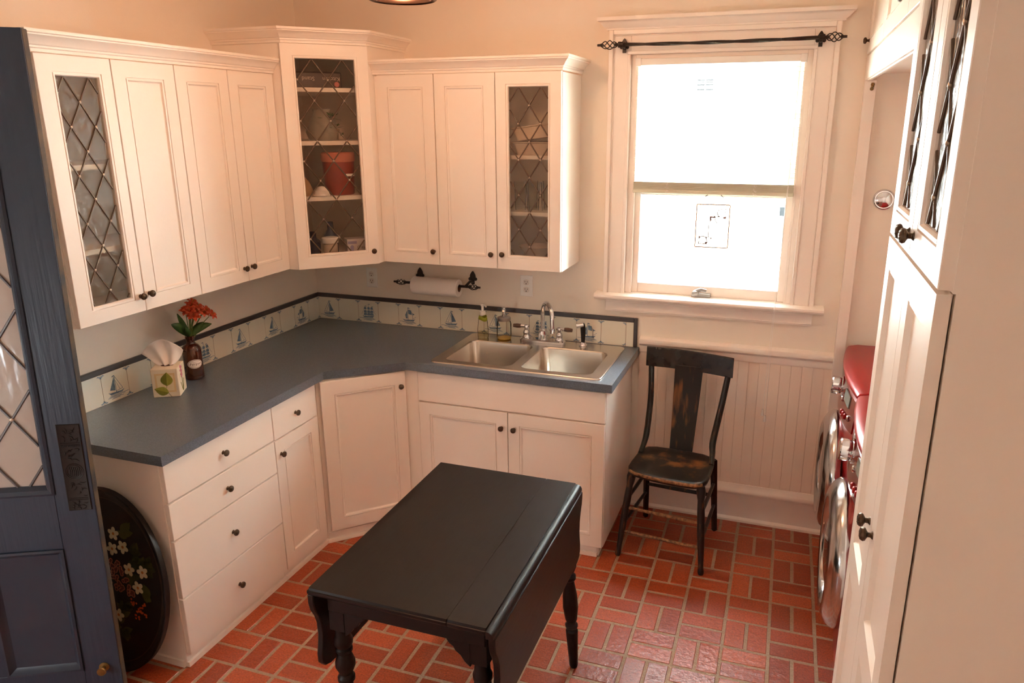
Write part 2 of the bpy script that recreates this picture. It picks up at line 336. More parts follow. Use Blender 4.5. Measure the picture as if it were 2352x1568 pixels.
b = MB(); b.box(2.24, 2.335, -.004, .02, 1.2075, 1.226); b.lathe([(.016, 0), (.016, .014), (.010, .02), (0, .021)], (2.262, -.002, 1.222), (0, -.35, 1), 14); b.tube([(2.262, -.006, 1.238), (2.29, -.012, 1.248), (2.315, -.010, 1.243)], [.009, .010, .008], 8, flat=.6)
b.build('sash_lock', M['nickel'], win, bevel=.002)

# ------------------------------------------------------------------ outside, seen white through the window
nh = thing('neighbour_house', (2.3, 3.2, -.6), 'sunlit white house wall seen through the window', 'house')
b = MB(); b.box(-8, 12, 3.0, 3.2, -.6, 7); b.build('siding', mat('white_siding', (246, 246, 242), .7, bump=(3, .1, (.01, 1, 4))), nh, smooth=False)
b = MB(); b.box(1.82, 1.985, 2.985, 3.0, 2.29, 2.425, 0)
for r in range(6):
    for c in range(2): b.box(1.836 + c * .072, 1.898 + c * .072, 2.983, 2.986, 2.302 + r * .0195, 2.314 + r * .0195, 1)
b.build('vent', [mat('vent_white', (230, 230, 228), .5), mat('vent_slots', (34, 34, 34), .8, spec=.1)], nh, smooth=False)
MB().box(2.59, 2.645, 2.95, 3.0, 1.29, 1.365).build('meter_box', mat('grey_box', (28, 29, 30), .8, spec=.1), nh, bevel=.004)
tag(MB().box(-8, 12, .15, 9, -.7, -.6).build('ground', mat('pale_concrete', (190, 186, 178), .8, bump=(20, .2)), smooth=False), 'pale ground outside between the houses', 'ground', kind='structure')

# ------------------------------------------------------------------ cabinet builder
def knob(parent, Mx, x, y, z):
    b = MB(Mx); b.lathe([(.0085, 0), (.007, .002), (.005, .004), (.005, .009), (.008, .011), (.0125, .0135), (.0138, .017), (.0122, .021), (.008, .0235), (.0, .0245)], (x, y, z), (0, -1, 0), 16)
    for k in range(8): a = k * pi / 4; b.tube([(x + .004 * cos(a), y - .0238, z + .004 * sin(a)), (x + .0118 * cos(a), y - .0212, z + .0118 * sin(a))], .0010, 4)
    return b.build('knob', M['bronze'], parent)
def door(root, Mx, x0, x1, z0, z1, stile, kn=None, name='door', T=.02, lattice=None, gmat='seedy', gap=.002):
    """framed door: local x along the face, front towards -y. stile = left,right,top,bottom. lattice = (ox,oz,hx,hz) for leaded glass"""
    l, r, t, bt = stile; x0 += gap; x1 -= gap; z0 += gap; z1 -= gap
    def R(i, y): return (x0 + l + i, x1 - r - i, z0 + bt + i, z1 - t - i, y)
    O = lambda y, e=0: (x0 + e, x1 - e, z0 + e, z1 - e, y)
    b = MB(Mx)
    L = [O(0), O(-T + .0015), O(-T, .0015), R(-.004, -T), R(-.0038, -T + .005), R(-.0002, -T + .005), R(0, -T), R(.006, -T + .001), R(.009, -T + .007)]
    if lattice is None:
        b.rects(L + [R(.012, -T + .0085)])
        d = b.build(name, M['cab'], root, ang=25)
    else:
        b.rects(L + [R(.009, 0), O(0)], False, False)
        d = b.build(name, M['cab'], root, ang=25)
        gx0, gx1, gz0, gz1 = R(.009, 0)[:4]
        MB(Mx).box(gx0, gx1, -.009, -.006, gz0, gz1).build('glass_pane', M[gmat], d, smooth=False)
        ox, oz, hx, hz = lattice; ox += gx0; oz = gz1 - oz; b = MB(Mx); sl = hz / hx; wx, wz = gx1 - gx0, gz1 - gz0
        for sgn in (1, -1):
            for k in range(-40, 41):
                c0 = oz + 2 * k * hz - sgn * sl * ox; pts = []
                e_ = .0035
                for xx in (gx0 + e_, gx1 - e_):
                    zz = c0 + sgn * sl * xx
                    if gz0 + e_ <= zz <= gz1 - e_: pts.append((xx, zz))
                for zz in (gz0 + e_, gz1 - e_):
                    xx = (zz - c0) / (sgn * sl)
                    if gx0 + e_ < xx < gx1 - e_: pts.append((xx, zz))
                if len(pts) >= 2 and abs(pts[0][0] - pts[1][0]) > .002:
                    (xa, za), (xb, zb) = pts[:2]; yy = -.010 - .0008 * sgn
                    b.tube([(xa, yy, za), (xb, yy, zb)], .0032, 6, 0, True)
        ni = int(wx / hx) + 3; nj = int(wz / hz) + 3
        for i in range(-ni, ni):
            for j in range(-nj, nj):
                if (i + j) % 2 == 0:
                    xx, zz = ox + i * hx, oz + j * hz
                    if gx0 + .002 < xx < gx1 - .002 and gz0 + .002 < zz < gz1 - .002: b.lathe([(.0056, -.002), (.005, .0015), (.0026, .0028), (0, .003)], (xx, -.012, zz), (0, -1, 0), 6, 1)
        b.build('lead_lattice', [M['lead'], M['solder']], d)
    if kn: knob(d, Mx, kn[0], -T, kn[1])
    return d
def drawer(root, Mx, x0, x1, z0, z1, kn=None, name='drawer', T=.02, gap=.002):
    e = .0015; x0 += gap; x1 -= gap; z0 += gap; z1 -= gap
    b = MB(Mx); b.rects([(x0, x1, z0, z1, 0), (x0, x1, z0, z1, -T + e), (x0 + e, x1 - e, z0 + e, z1 - e, -T)])
    d = b.build(name, M['cab'], root, ang=25)
    if kn: knob(d, Mx, kn[0], -T, kn[1])
    return d
def hollow(root, Mx, x0, x1, dep, z0, z1, shelves, t=.018):
    b = MB(Mx); b.box(x0, x0 + t, 0, dep, z0, z1); b.box(x1 - t, x1, 0, dep, z0, z1); b.box(x0 + t, x1 - t, 0, dep, z0, z0 + t); b.box(x0 + t, x1 - t, 0, dep, z1 - t, z1); b.box(x0 + t, x1 - t, dep - .008, dep, z0 + t, z1 - t)
    o = b.build('carcass', M['cab'], root, smooth=False)
    for z in shelves: MB(Mx).box(x0 + t, x1 - t, .02, dep - .009, z, z + .018).build('shelf', M['cab'], root, smooth=False)
    return o
ZU0, ZU1, ZUT = 1.354, 2.283, 2.283
CROWN = [(0, 0), (.007, 0), (.007, .010), (.011, .013), (.011, .019), (.016, .022), (.024, .034), (.036, .045), (.042, .049), (.042, .053), (.047, .056), (.047, .066), (0, .068)]
def crown(path, z, side, name='crown_moulding', parent=None):
    return MB().sweep(path, [(o, z + h) for o, h in CROWN], side).build(name, M['cab'], parent, ang=25)

# ---- wall cabinets, left wall (front plane of carcass x=.313, doors to .333)
ML = frame(.313, 0, 0, 90)   # local x = world y
A = thing('wall_cabinet', (.16, -1.57, ZU0), 'left wall cabinet with a leaded glass door beside the dark blue door', 'cabinet', 'wall cabinets above the counter')
hollow(A, ML, -1.866, -1.274, .312, ZU0, ZUT, (1.60, 1.90))
door(A, ML, -1.866, -1.570, ZU0, ZU1, (.062, .046, .058, .054), (-1.590, 1.417), lattice=(.033, .0, .049, .083))
door(A, ML, -1.570, -1.274, ZU0, ZU1, (.06, .06, .062, .062), (-1.547, 1.420))
A = thing('wall_cabinet', (.16, -.97, ZU0), 'left wall cabinet with two plain panel doors next to the corner cabinet', 'cabinet', 'wall cabinets above the counter')
b = MB(ML); b.box(-1.273, -.672, 0, .312, ZU0, ZUT); b.box(-.672, -.669, -.004, .02, ZU0, ZUT); b.build('carcass', M['cab'], A, smooth=False)
door(A, ML, -1.274, -.974, ZU0, ZU1, (.06, .06, .062, .062), (-1.000, 1.418))
door(A, ML, -.974, -.670, ZU0, ZU1, (.06, .06, .062, .062), (-.948, 1.420))
tag(crown([(0, -1.868), (.333, -1.868), (.333, -.669)], ZUT, 1), 'white crown moulding along the top of the left wall cabinets', 'moulding', 'cabinet crown mouldings')
# ---- wall cabinets, back wall (front plane y=-.313, doors to -.333)
MBk = frame(0, -.313, 0, 0)
A = thing('wall_cabinet', (.83, -.16, ZU0), 'narrow single door wall cabinet right of the corner cabinet', 'cabinet', 'wall cabinets above the counter')
b = MB(MBk); b.box(.669, .995, 0, .312, ZU0, ZUT); b.box(.669, .684, -.012, 0, ZU0, ZUT); b.build('carcass', M['cab'], A, smooth=False)
door(A, MBk, .685, .996, ZU0, ZU1 + .006, (.06, .06, .062, .062), (.968, 1.425))
A = thing('wall_cabinet', (1.32, -.16, ZU0), 'wall cabinet with one leaded glass door nearest the window', 'cabinet', 'wall cabinets above the counter')
hollow(A, MBk, .997, 1.645, .312, ZU0, ZUT, (1.62, 1.89))
door(A, MBk, .997, 1.316, ZU0, ZU1 + .006, (.06, .06, .062, .062), (1.286, 1.427))
door(A, MBk, 1.316, 1.645, ZU0, ZU1 + .006, (.056, .056, .058, .062), (1.345, 1.430), lattice=(.046, 0, .055, .083))
tag(crown([(.669, -.333), (1.645, -.333), (1.645, 0)], ZUT + .006, 1), 'white crown moulding along the top of the cabinets by the window', 'moulding', 'cabinet crown mouldings')
# ---- tall corner cabinet
CZ1 = 2.418
A = thing('corner_cabinet', (.3, -.3, ZU0), 'tall diagonal corner cabinet with a leaded glass door', 'cabinet')
t = .016; pent = [(0, 0), (0, -.667), (.378, -.667), (.667, -.378), (.667, 0)]; pin = [(t, -t), (t, -.667 + t), (.37, -.667 + t), (.667 - t, -.37), (.667 - t, -t)]
b = MB()
b.box(0, .378, -.667, -.667 + t, ZU0, CZ1); b.box(.667 - t, .667, -.378, 0, ZU0, CZ1); b.box(0, t, -.667 + t, 0, ZU0, CZ1); b.box(t, .667 - t, -t, 0, ZU0, CZ1)
b.prism([(t, -t), (t, -.651), (.37, -.651), (.651, -.37), (.651, -t)], ZU0, ZU0 + .018); b.prism([(t, -t), (t, -.651), (.37, -.651), (.651, -.37), (.651, -t)], CZ1 - .018, CZ1)
b.build('carcass', M['cab'], A, smooth=False)
for z in (1.685, 1.955, 2.205): MB().prism([(t + .001, -t - .001), (t + .001, -.65), (.34, -.65), (.65, -.34), (.65, -t - .001)], z, z + .02).build('shelf', M['cab'], A, smooth=False)
MD = frame(.3787, -.6683, 0, 45)   # local x along the diagonal, front towards the room
door(A, MD, -.0015, .4095, ZU0, CZ1, (.056, .058, .056, .064), (.379, 1.425), lattice=(.075, 0, .071, .094), gmat='seedy2')
crown([(0, -.668), (.392, -.668), (.3922 + .2755, -.3925), (.668, -.392), (.668, 0)][:2] + [(.682, -.378), (.682, -.378)][:0] + [(.668, -.392), (.668, 0)], CZ1, 1, 'crown', A)

# ---- things behind the glass doors
def up(o, *a, **k): return tag(o, *a, **k)
Mc = frame(.40, -.40, 0, 45)
r = thing('packaging_box', (.36, -.36, 2.225), 'dark box with upside-down white lettering on the top shelf', 'box')
MB(frame(.40, -.42, 0, 45)).box(-.12, .125, 0, .12, 2.2255, 2.305).build('carton', mat('brown_carton', (70, 44, 30), .4), r, bevel=.008)
for wd, xo in (('Kitchen', .072), ('Stand', -.040)):
    v, f = text_mesh(wd, .028); Mt = frame(.40, -.42, 0, 45) @ Matrix.Translation((xo, -.001, 2.272)) @ Matrix.Rotation(pi / 2, 4, 'X') @ Matrix.Rotation(pi, 4, 'Z')
    MB(Mt).add(v, f).build('lettering', mat('pale_lettering', (214, 190, 170), .5), r, smooth=False, recalc=False)
b = MB(frame(.40, -.42, 0, 45)); b.lathe([(.013, 0), (.012, .002), (0, .003)], (.098, 0, 2.246), (0, -1, 0), 12); b.build('emblem', mat('pink_mark', (214, 120, 110), .5), r)
r = thing('plastic_bag', (.38, -.38, 1.976), 'clear plastic bag of greens on the second shelf', 'bag')
b = MB(); L = []
for h, sx, sy in ((0, .075, .06), (.04, .085, .07), (.09, .07, .055), (.13, .04, .03), (.15, .05, .012)): L.append([(.40 + cos(a) * sx * (1 + .1 * sin(5 * a + h * 60)), -.40 + sin(a) * sy, 1.9765 + h) for a in [2 * pi * k / 20 for k in range(20)]])
b.loft(L); b.build('bag', mat('cloudy_plastic', (150, 142, 128), .3), r)
b = MB()
for k in range(26):
    a = random.uniform(0, 2 * pi); q = Vector((.405 + random.uniform(.0, .09), -.405 + random.uniform(-.04, .06), 2.0 + random.uniform(0, .11))); u = Vector((cos(a), sin(a), random.uniform(-.5, .5))) * .018; w = u.cross(Vector((0, 0, 1))) * .5
    b.add([q - u, q + w, q + u, q - w], [(0, 1, 2, 3)])
b.build('greens', M['leaf'], r, solidify=.001)
r = thing('canister', (.50, -.42, 1.7055), 'large red canister with a pink lid behind the corner glass', 'canister')
b = MB(); b.lathe([(.070, 0), (.074, .006), (.080, .16), (.080, .165)], (.46, -.375, 1.7055), n=28); b.build('body', mat('red_tin', (142, 44, 30), .35), r)
b = MB(); b.lathe([(.083, .165), (.085, .17), (.085, .205), (.078, .212), (0, .213)], (.46, -.375, 1.7055), n=28); b.build('lid', mat('pink_lid', (206, 122, 96), .4), r)
b = MB(frame(.46, -.375, 0, 45)); b.box(.02, .06, -.0815, -.075, 1.80, 1.812); b.build('tag', M['paper'], r)
r = MB(); L = []
for h, s1 in ((0, .05), (.03, .06), (.07, .045), (.10, .02)): L.append([(.325 + cos(a) * s1 * (1 + .12 * sin(3 * a)), -.525 + sin(a) * s1 * .9, 1.7055 + h) for a in [2 * pi * k / 16 for k in range(16)]])
tag(r.loft(L).build('flour_bag', mat('straw_paper', (178, 142, 98), .8)), 'crumpled straw coloured bag left of the red canister', 'bag')
r = MB(); r.lathe([(.038, 0), (.040, .006), (.036, .03), (.020, .046), (0, .050)], (.440, -.510, 1.7055), n=18); r.tube([(.440 + .038 * cos(a), -.510 + .038 * sin(a), 1.712) for a in [k * pi / 10 for k in range(20)]], .005, 6)
tag(r.build('cloth_cap', M['paper']), 'crumpled white cloth in front of the red canister', 'cloth')
r = thing('white_jar', (.45, -.47, 1.3725), 'white jar with a wide lid on the bottom corner shelf', 'jar')
MB().lathe([(.034, 0), (.036, .004), (.036, .085), (.03, .092)], (.445, -.475, 1.3725), n=20).build('body', mat('cream_plastic', (206, 182, 158), .5, bump=(60, .2)), r)
MB().lathe([(.040, .093), (.042, .096), (.042, .118), (.038, .122), (0, .123)], (.445, -.475, 1.3725), n=20).build('lid', M['white'], r)
r = thing('tissue_carton', (.54, -.39, 1.3725), 'white and lilac carton behind the corner glass at the right', 'carton')
Mt = frame(.545, -.385, 0, 45); MB(Mt).box(-.05, .06, 0, .07, 1.3725, 1.39).build('base', mat('brown_base', (88, 48, 26), .5), r)
MB(Mt).box(-.05, .06, 0, .07, 1.3905, 1.478).build('carton', mat('lilac_white', (216, 204, 204), .6), r, bevel=.002)
b = MB(Mt); b.box(-.046, .0, -.0012, 0, 1.452, 1.466); b.prism([(-.033, 1.40), (-.02, 1.40), (-.016, 1.44), (-.026, 1.447), (-.036, 1.438)], -.0012, 0, 'y'); b.prism([(-.014, 1.396), (.002, 1.396), (.0, 1.41), (-.012, 1.412)], -.0012, 0, 'y'); b.build('print', mat('lilac_print', (160, 150, 182), .6), r, smooth=False)
v, f = text_mesh('Class', .024); MB(Mt @ Matrix.Translation((.026, -.001, 1.432)) @ Matrix.Rotation(pi / 2, 4, 'X')).add(v, f).build('lettering', mat('grey_lettering', (120, 108, 104), .5), r, smooth=False, recalc=False)
for (bx, by, hh, lab) in ((.36, -.50, .15, 'dark blue bottle at the back left of the bottom corner shelf'), (.40, -.40, .19, 'taller dark blue bottle behind the white jar')):
    MB().lathe([(.034, 0), (.036, .005), (.036, hh * .65), (.016, hh * .8), (.016, hh), (0, hh + .002)], (bx, by, 1.3725), n=18).build('dark_bottle', mat('midnight_blue_glass', (30, 36, 60), .25)); tag(bpy.context.scene.objects[-1] if False else COL.objects[-1], lab, 'bottle', 'bottles on the bottom corner shelf')
MB().prism([(.385, -.575), (.43, -.53), (.40, -.50), (.355, -.545)], 1.3725, 1.41).build('cream_packet', mat('cream_packet', (206, 170, 120), .6), bevel=.003); tag(COL.objects[-1], 'small cream packet at the lower left behind the corner glass', 'packet')
# right glass cabinet
def tumbler(x, y, z, h, rr, lab):
    o = MB().lathe([(rr * .75, 0), (rr * .8, .002), (rr, h), (rr * .93, h), (rr * .74, .006), (0, .006)], (x, y, z), n=18, caps=False).build('drinking_glass', M['clear']); tag(o, lab, 'glass', 'glasses behind the leaded door by the window')
k = 0
for (x, y, lab) in ((1.40, -.22, 'left front glass'), (1.47, -.22, 'middle front glass'), (1.54, -.22, 'right front glass'), (1.43, -.13, 'left back glass'), (1.52, -.13, 'right back glass')):
    tumbler(x, y, 1.6385, .14, .032, lab + ' of five behind the leaded door by the window')
for i, (z, rr, c) in enumerate(((1.3725, .095, (214, 190, 170)), (1.380, .095, (206, 180, 160)), (1.388, .10, (226, 206, 190)))):
    o = MB().lathe([(rr * .6, 0), (rr * .65, .001), (rr, .014), (rr, .017), (rr * .62, .004), (0, .004)], (1.475, -.19, z), n=28).build('plate', mat('glazed_plate', c, .2)); tag(o, ('bottom', 'middle', 'top')[i] + ' plate of the stack behind the leaded door by the window', 'plate', 'plates behind the leaded door')
o = MB().lathe([(.05, 0), (.055, .002), (.09, .05), (.092, .052), (.085, .05), (.05, .008), (0, .008)], (1.475, -.19, 1.43), n=28).build('bowl', mat('glazed_bowl', (216, 196, 180), .2)); tag(o, 'pale bowl above the plates behind the leaded door by the window', 'bowl')
o.location.z = 1.406
for i, (z, a, c, lab) in enumerate(((1.9085, 0, (196, 176, 160), 'lower level tray on the top shelf behind the leaded door by the window'), (1.985, 7, (226, 204, 182), 'tilted white tray topmost of the pile behind the leaded door by the window'))):
    Mx = Matrix.Translation((1.48, -.17, z)) @ Matrix.Rotation(radians(-a), 4, 'Y'); b = MB(Mx)
    b.loft([rrect(-.08, .08, -.10, .10, .02, 0), rrect(-.095, .095, -.115, .115, .02, .055), rrect(-.105, .105, -.122, .122, .02, .058), rrect(-.105, .105, -.122, .122, .02, .062)], 0)
    tag(b.build('serving_tray', mat('tray_plastic', c, .25)), lab, 'tray', 'trays behind the leaded door')

# ------------------------------------------------------------------ base cabinets
ZB0, ZB1 = .056, .872
MLb = frame(.594, 0, 0, 90)
def toe(root, b): return b.build('toe_board', M['cab'], root, bevel=.001)
A = thing('drawer_cabinet', (.3, -1.56, 0), 'base cabinet of four wide drawers at the open end of the counter', 'cabinet', 'base cabinets')
b = MB(); b.box(.004, .594, -1.866, -1.259, ZB0, ZB1); b.box(.004, .585, -1.866, -1.259, 0.0, ZB0); b.build('carcass', M['cab'], A, smooth=False)
b = MB(); b.box(.585, .603, -1.866, -1.259, 0, .022); b.box(.585, .592, -1.866, -1.259, .022, ZB0); b.box(.01, .585, -1.876, -1.866, 0, .03); toe(A, b)
for z0, z1, kz in ((.712, .868, .79), (.557, .709, .632), (.308, .554, .432), (.058, .305, .184)): drawer(A, MLb, -1.864, -1.259, z0, z1, (-1.565, kz))
A = thing('base_cabinet', (.3, -1.09, 0), 'narrow base cabinet with a small drawer over a panel door', 'cabinet', 'base cabinets')
b = MB(); b.box(.004, .594, -1.258, -.912, ZB0, ZB1); b.box(.004, .585, -1.258, -.912, 0, ZB0); b.build('carcass', M['cab'], A, smooth=False)
b = MB(); b.box(.585, .603, -1.258, -.912, 0, .022); b.box(.585, .592, -1.258, -.905, .022, ZB0); toe(A, b)
drawer(A, MLb, -1.258, -.938, .708, .868, (-1.098, .785)); door(A, MLb, -1.258, -.938, .058, .705, (.06, .06, .062, .062), (-1.222, .633))
A = thing('base_cabinet', (.4, -.4, 0), 'diagonal corner base cabinet with one tall panel door', 'cabinet', 'base cabinets')
b = MB(); b.prism([(.004, -.004), (.004, -.911), (.594, -.911), (.911, -.594), (.911, -.004)], 0, ZB0); b.prism([(.004, -.004), (.004, -.911), (.599, -.911), (.911, -.599), (.911, -.004)], ZB0, ZB1); b.build('carcass', M['cab'], A, smooth=False)
b = MB(frame(.6, -.9105, 0, 45)); b.box(-.004, .4435, -.012, .006, 0, .022); b.box(0, .44, -.004, .006, .022, ZB0); toe(A, b)
MDb = frame(.6045, -.9135, 0, 45)
door(A, MDb, .012, .434, .07, .868, (.066, .06, .07, .066), (.405, .79))
A = thing('sink_cabinet', (1.45, -.3, 0), 'sink base cabinet with two panel doors under the steel sink', 'cabinet', 'base cabinets')
MBb = frame(0, -.594, 0, 0)
b = MB(); b.box(.912, .93, -.594, -.004, 0, ZB1); b.box(1.935, 1.953, -.594, -.004, ZB0, ZB1); b.box(.93, 1.935, -.022, -.004, 0, ZB1); b.box(.93, 1.935, -.594, -.022, ZB0, .075); b.box(.93, 1.935, -.594, -.576, .68, ZB1); b.box(.93, 1.93, -.585, -.02, 0, ZB0); b.box(.912, .985, -.607, -.594, ZB0, ZB1); b.build('carcass', M['cab'], A, smooth=False)
b = MB(); b.box(.93, 1.925, -.603, -.585, 0, .022); b.box(.93, 1.92, -.592, -.585, .022, ZB0); toe(A, b)
drawer(A, MBb, .987, 1.953, .712, .868, None, 'false_front')
door(A, MBb, .987, 1.469, .058, .708, (.062, .062, .064, .064), (1.437, .625)); door(A, MBb, 1.469, 1.953, .058, .708, (.062, .062, .064, .064), (1.502, .625))
# ------------------------------------------------------------------ countertop
SX0, SX1, SY0, SY1 = 1.065, 1.90, -.572, -.058
CB, CT = .8745, .914
b = MB()
b.prism([(.002, -.002), (SX0, -.002), (SX0, -.631), (.933, -.631), (.631, -.889), (.631, -1.879), (.002, -1.879)], CB, CT)
b.box(SX0, SX1, SY1, -.002, CB, CT); b.box(SX0, SX1, -.631, SY0, CB, CT); b.box(SX1, 1.985, -.631, -.002, CB, CT)
tag(b.build('countertop', M['counter'], smooth=False), 'speckled blue grey L-shaped countertop with a diagonal corner', 'countertop')
# ------------------------------------------------------------------ tile backsplash
TS = .1355; TZ = CT + .0005; TH = .134
def ship(b, T, u0, v0, s, kind, mi=2):
    """a small painted sailing ship in tile space; T maps (u,v) to a point just proud of the glaze"""
    def poly(P): b.add([T(u0 + x * s, v0 + y * s) for x, y in P], [tuple(range(len(P)))], mi)
    def line(P, w=.016):
        for (x0, y0), (x1, y1) in zip(P, P[1:]):
            dx, dy = x1 - x0, y1 - y0; l = sqrt(dx * dx + dy * dy) or 1; nx, ny = -dy / l * w, dx / l * w
            poly([(x0 - nx, y0 - ny), (x1 - nx, y1 - ny), (x1 + nx, y1 + ny), (x0 + nx, y0 + ny)])
    poly([(-.42, -.22), (-.30, -.34), (.28, -.34), (.40, -.20), (.30, -.24), (-.28, -.27)])
    for k in range(5): yy = -.38 - .035 * k; xo = .06 * ((k * 37) % 5 - 2); line([(-.5 + .07 * k + xo, yy), (-.1 + xo, yy + .012), (.45 - .06 * k + xo, yy)], .010)
    if kind == 0:
        line([(0, -.26), (.0, .48)], .014); poly([(.02, .45), (.30, -.12), (.04, -.18)]); line([(-.02, .42), (-.34, -.18), (-.02, -.22)], .010); line([(0, .48), (.12, .44)], .02)
        line([(-.02, .25), (-.2, -.2)], .008)
    elif kind == 1:
        for mx, top in ((-.2, .36), (.03, .48), (.24, .34)):
            line([(mx, -.26), (mx, top)], .012)
            for yy, hw in ((.22, .09), (.02, .11), (-.14, .12)):
                if yy < top - .1: poly([(mx - hw, yy - .07), (mx + hw, yy - .07), (mx + hw * .75, yy + .07), (mx - hw * .75, yy + .07)])
            line([(mx, top), (mx + .1, top - .02)], .016)
        line([(.26, .3), (.48, -.14)], .007); line([(-.22, .3), (-.46, -.16)], .007)
    else:
        line([(-.06, -.26), (-.06, .46)], .014); poly([(-.04, .34), (.16, .30), (.20, .04), (-.02, .08)]); poly([(-.10, .30), (-.24, .02), (-.20, -.2), (-.09, -.18)]); line([(.24, -.24), (.24, .16)], .012); poly([(.25, .14), (.38, .08), (.25, .02)]); line([(-.06, .44), (.24, .12)], .007); line([(-.06, .46), (.06, .42)], .02); line([(.24, -.2), (.46, -.06)], .008)
def ornament(b, T, u0, v0, du, dv, mi=2):
    for a0, l in ((12, .020), (45, .014), (78, .016)):
        a = radians(a0); dx, dy = cos(a) * du, sin(a) * dv; px, py = -dy, dx; o = .003
        P = [(u0 + dx * o, v0 + dy * o), (u0 + dx * l * .6 + px * .0026, v0 + dy * l * .6 + py * .0026), (u0 + dx * l, v0 + dy * l), (u0 + dx * l * .6 - px * .0026, v0 + dy * l * .6 - py * .0026)]
        b.add([T(*q) for q in P], [(0, 1, 2, 3)], mi)
def splash(name, T, T2, length, first, label, TS=TS):
    """T(u,v,depth) wall-run coordinates"""
    r = thing(name, T(length / 2, 0, 0), label, 'backsplash', 'tiled backsplashes')
    b = MB(); P = lambda u, v: T(u, v, .0126)
    def slab(u0, u1, v0, v1, d0, d1, mi): b.loft([[T(u0, v0, d0), T(u1, v0, d0), T(u1, v1, d0), T(u0, v1, d0)], [T(u0, v0, d1), T(u1, v0, d1), T(u1, v1, d1), T(u0, v1, d1)]], mi)
    slab(0, length, 0, TH, .001, .0112, 1)
    us = [0] + [first + TS * k for k in range(40) if first + TS * k < length - .004] + [length]
    for i in range(len(us) - 1): slab(us[i] + (.0012 if i else 0), us[i + 1] - .0012, .0008, TH - .0008, .0112, .0125, 0)
    for i in range(len(us) - 1):
        c = (us[i] + us[i + 1]) / 2
        if us[i + 1] - us[i] > .08:
            if i % 2 == T2: ship(b, P, us[i + 1] - TS / 2, TH * .48, .100, (0, 1, 1, 2, 2, 0, 0, 1, 0)[(i + 3 * T2) % 9])
            for uu, d in ((us[i], 1), (us[i + 1], -1)):
                ornament(b, P, uu, .004, d, 1); ornament(b, P, uu, TH - .004, d, -1)
    b.build('tile_panel', [M['tile'], M['tileline'], M['blue1']], r, smooth=False, recalc=False)
    b = MB()
    def slab2(u0, u1, v0, v1, d1): b.loft([[T(u0, v0, .001), T(u1, v0, .001), T(u1, v1, .001), T(u0, v1, .001)], [T(u0, v0, d1), T(u1, v0, d1), T(u1, v1, d1), T(u0, v1, d1)]])
    slab2(0, length, TH + .0005, TH + .024, .016); return r, b, slab2
r, b, sl = splash('tile_backsplash', lambda u, v, d: (.001 + u, -d, TZ + v), 0, 1.953, .150, 'blue and white ship tiles along the wall behind the sink')
sl(1.9535, 1.972, 0, TH + .024, .016); b.build('edge_trim', M['tiletrim'], r, bevel=.003)
r, b, sl = splash('tile_backsplash', lambda u, v, d: (d, -.017 - u, TZ + v), 1, 1.859, .106, 'blue and white ship tiles along the left wall behind the tissue box', .1305)
b.build('edge_trim', M['tiletrim'], r, bevel=.003)

# ------------------------------------------------------------------ sink
r = thing('kitchen_sink', (1.48, -.31, .914), 'double bowl stainless steel sink set in the counter', 'sink')
Z = .9205
outer = rrect(1.047, 1.917, -.588, -.042, .03, Z, 5); bl = rrect(1.098, 1.458, -.545, -.172, .042, Z, 5); br = rrect(1.503, 1.863, -.545, -.172, .042, Z, 5)
bm = bmesh.new()
def loop(L):
    vs = [bm.verts.new(p) for p in L]; return [bm.edges.new((vs[i], vs[(i + 1) % len(vs)])) for i in range(len(vs))]
es = loop(outer) + loop(bl) + loop(br); bmesh.ops.triangle_fill(bm, edges=es, use_beauty=True)
bm.verts.index_update(); rv = [tuple(v.co) for v in bm.verts]; rf = [tuple(v.index for v in f.verts) for f in bm.faces]; bm.free()
b = MB(); b.add(rv, rf); b.loft([outer, rrect(1.044, 1.920, -.591, -.039, .033, Z - .002), rrect(1.043, 1.921, -.592, -.038, .034, .9145)], 0, False, False)
b.build('rim', M['steel'], r, ang=50)
for x0, x1 in ((1.098, 1.458), (1.503, 1.863)):
    L = [rrect(x0, x1, -.545, -.172, .042, Z, 5), rrect(x0 + .002, x1 - .002, -.543, -.174, .042, Z - .002, 5), rrect(x0 + .004, x1 - .004, -.541, -.176, .042, Z - .008, 5), rrect(x0 + .011, x1 - .011, -.534, -.183, .042, Z - .155, 5), rrect(x0 + .018, x1 - .018, -.527, -.190, .042, Z - .172, 5), rrect(x0 + .034, x1 - .034, -.511, -.206, .04, Z - .178, 5)]
    o = MB().loft(L, 0, False, True).build('bowl', M['steel'], r, ang=60)
    b = MB(); c = ((x0 + x1) / 2, -.35, Z - .177); b.lathe([(.055, 0), (.055, .003), (.045, .004), (.04, .001), (0, .001)], c, n=24); b.build('drain', M['chrome'], o)
r = thing('kitchen_faucet', (1.476, -.095, Z), 'chrome two handle faucet with a high arched spout', 'faucet')
b = MB(); b.loft([rrect(1.348, 1.604, -.125, -.065, .028, Z + .0005), rrect(1.348, 1.604, -.125, -.065, .028, Z + .012), rrect(1.354, 1.598, -.119, -.071, .024, Z + .018)]); b.build('base_plate', M['chrome'], r)
b = MB(); b.lathe([(.024, 0), (.024, .03), (.021, .045), (.021, .05), (.0155, .056)], (1.476, -.095, Z + .018), n=18)
pts = [(1.476, -.095, Z + .07), (1.476, -.095, Z + .16)] + [(1.476 + .045 * (1 - cos(a)), -.095 - .058 * (1 - cos(a)), Z + .16 + .07 * sin(a)) for a in [pi * k / 12 for k in range(1, 12)]] + [(1.566, -.211, Z + .155), (1.568, -.213, Z + .115)]
b.tube(pts, .0115, 12); b.lathe([(.0115, 0), (.0145, .002), (.0145, .012), (.013, .014), (.013, .026), (0, .026)], (1.568, -.213, Z + .115), (0, 0, -1), 14); b.build('spout', M['chrome'], r)
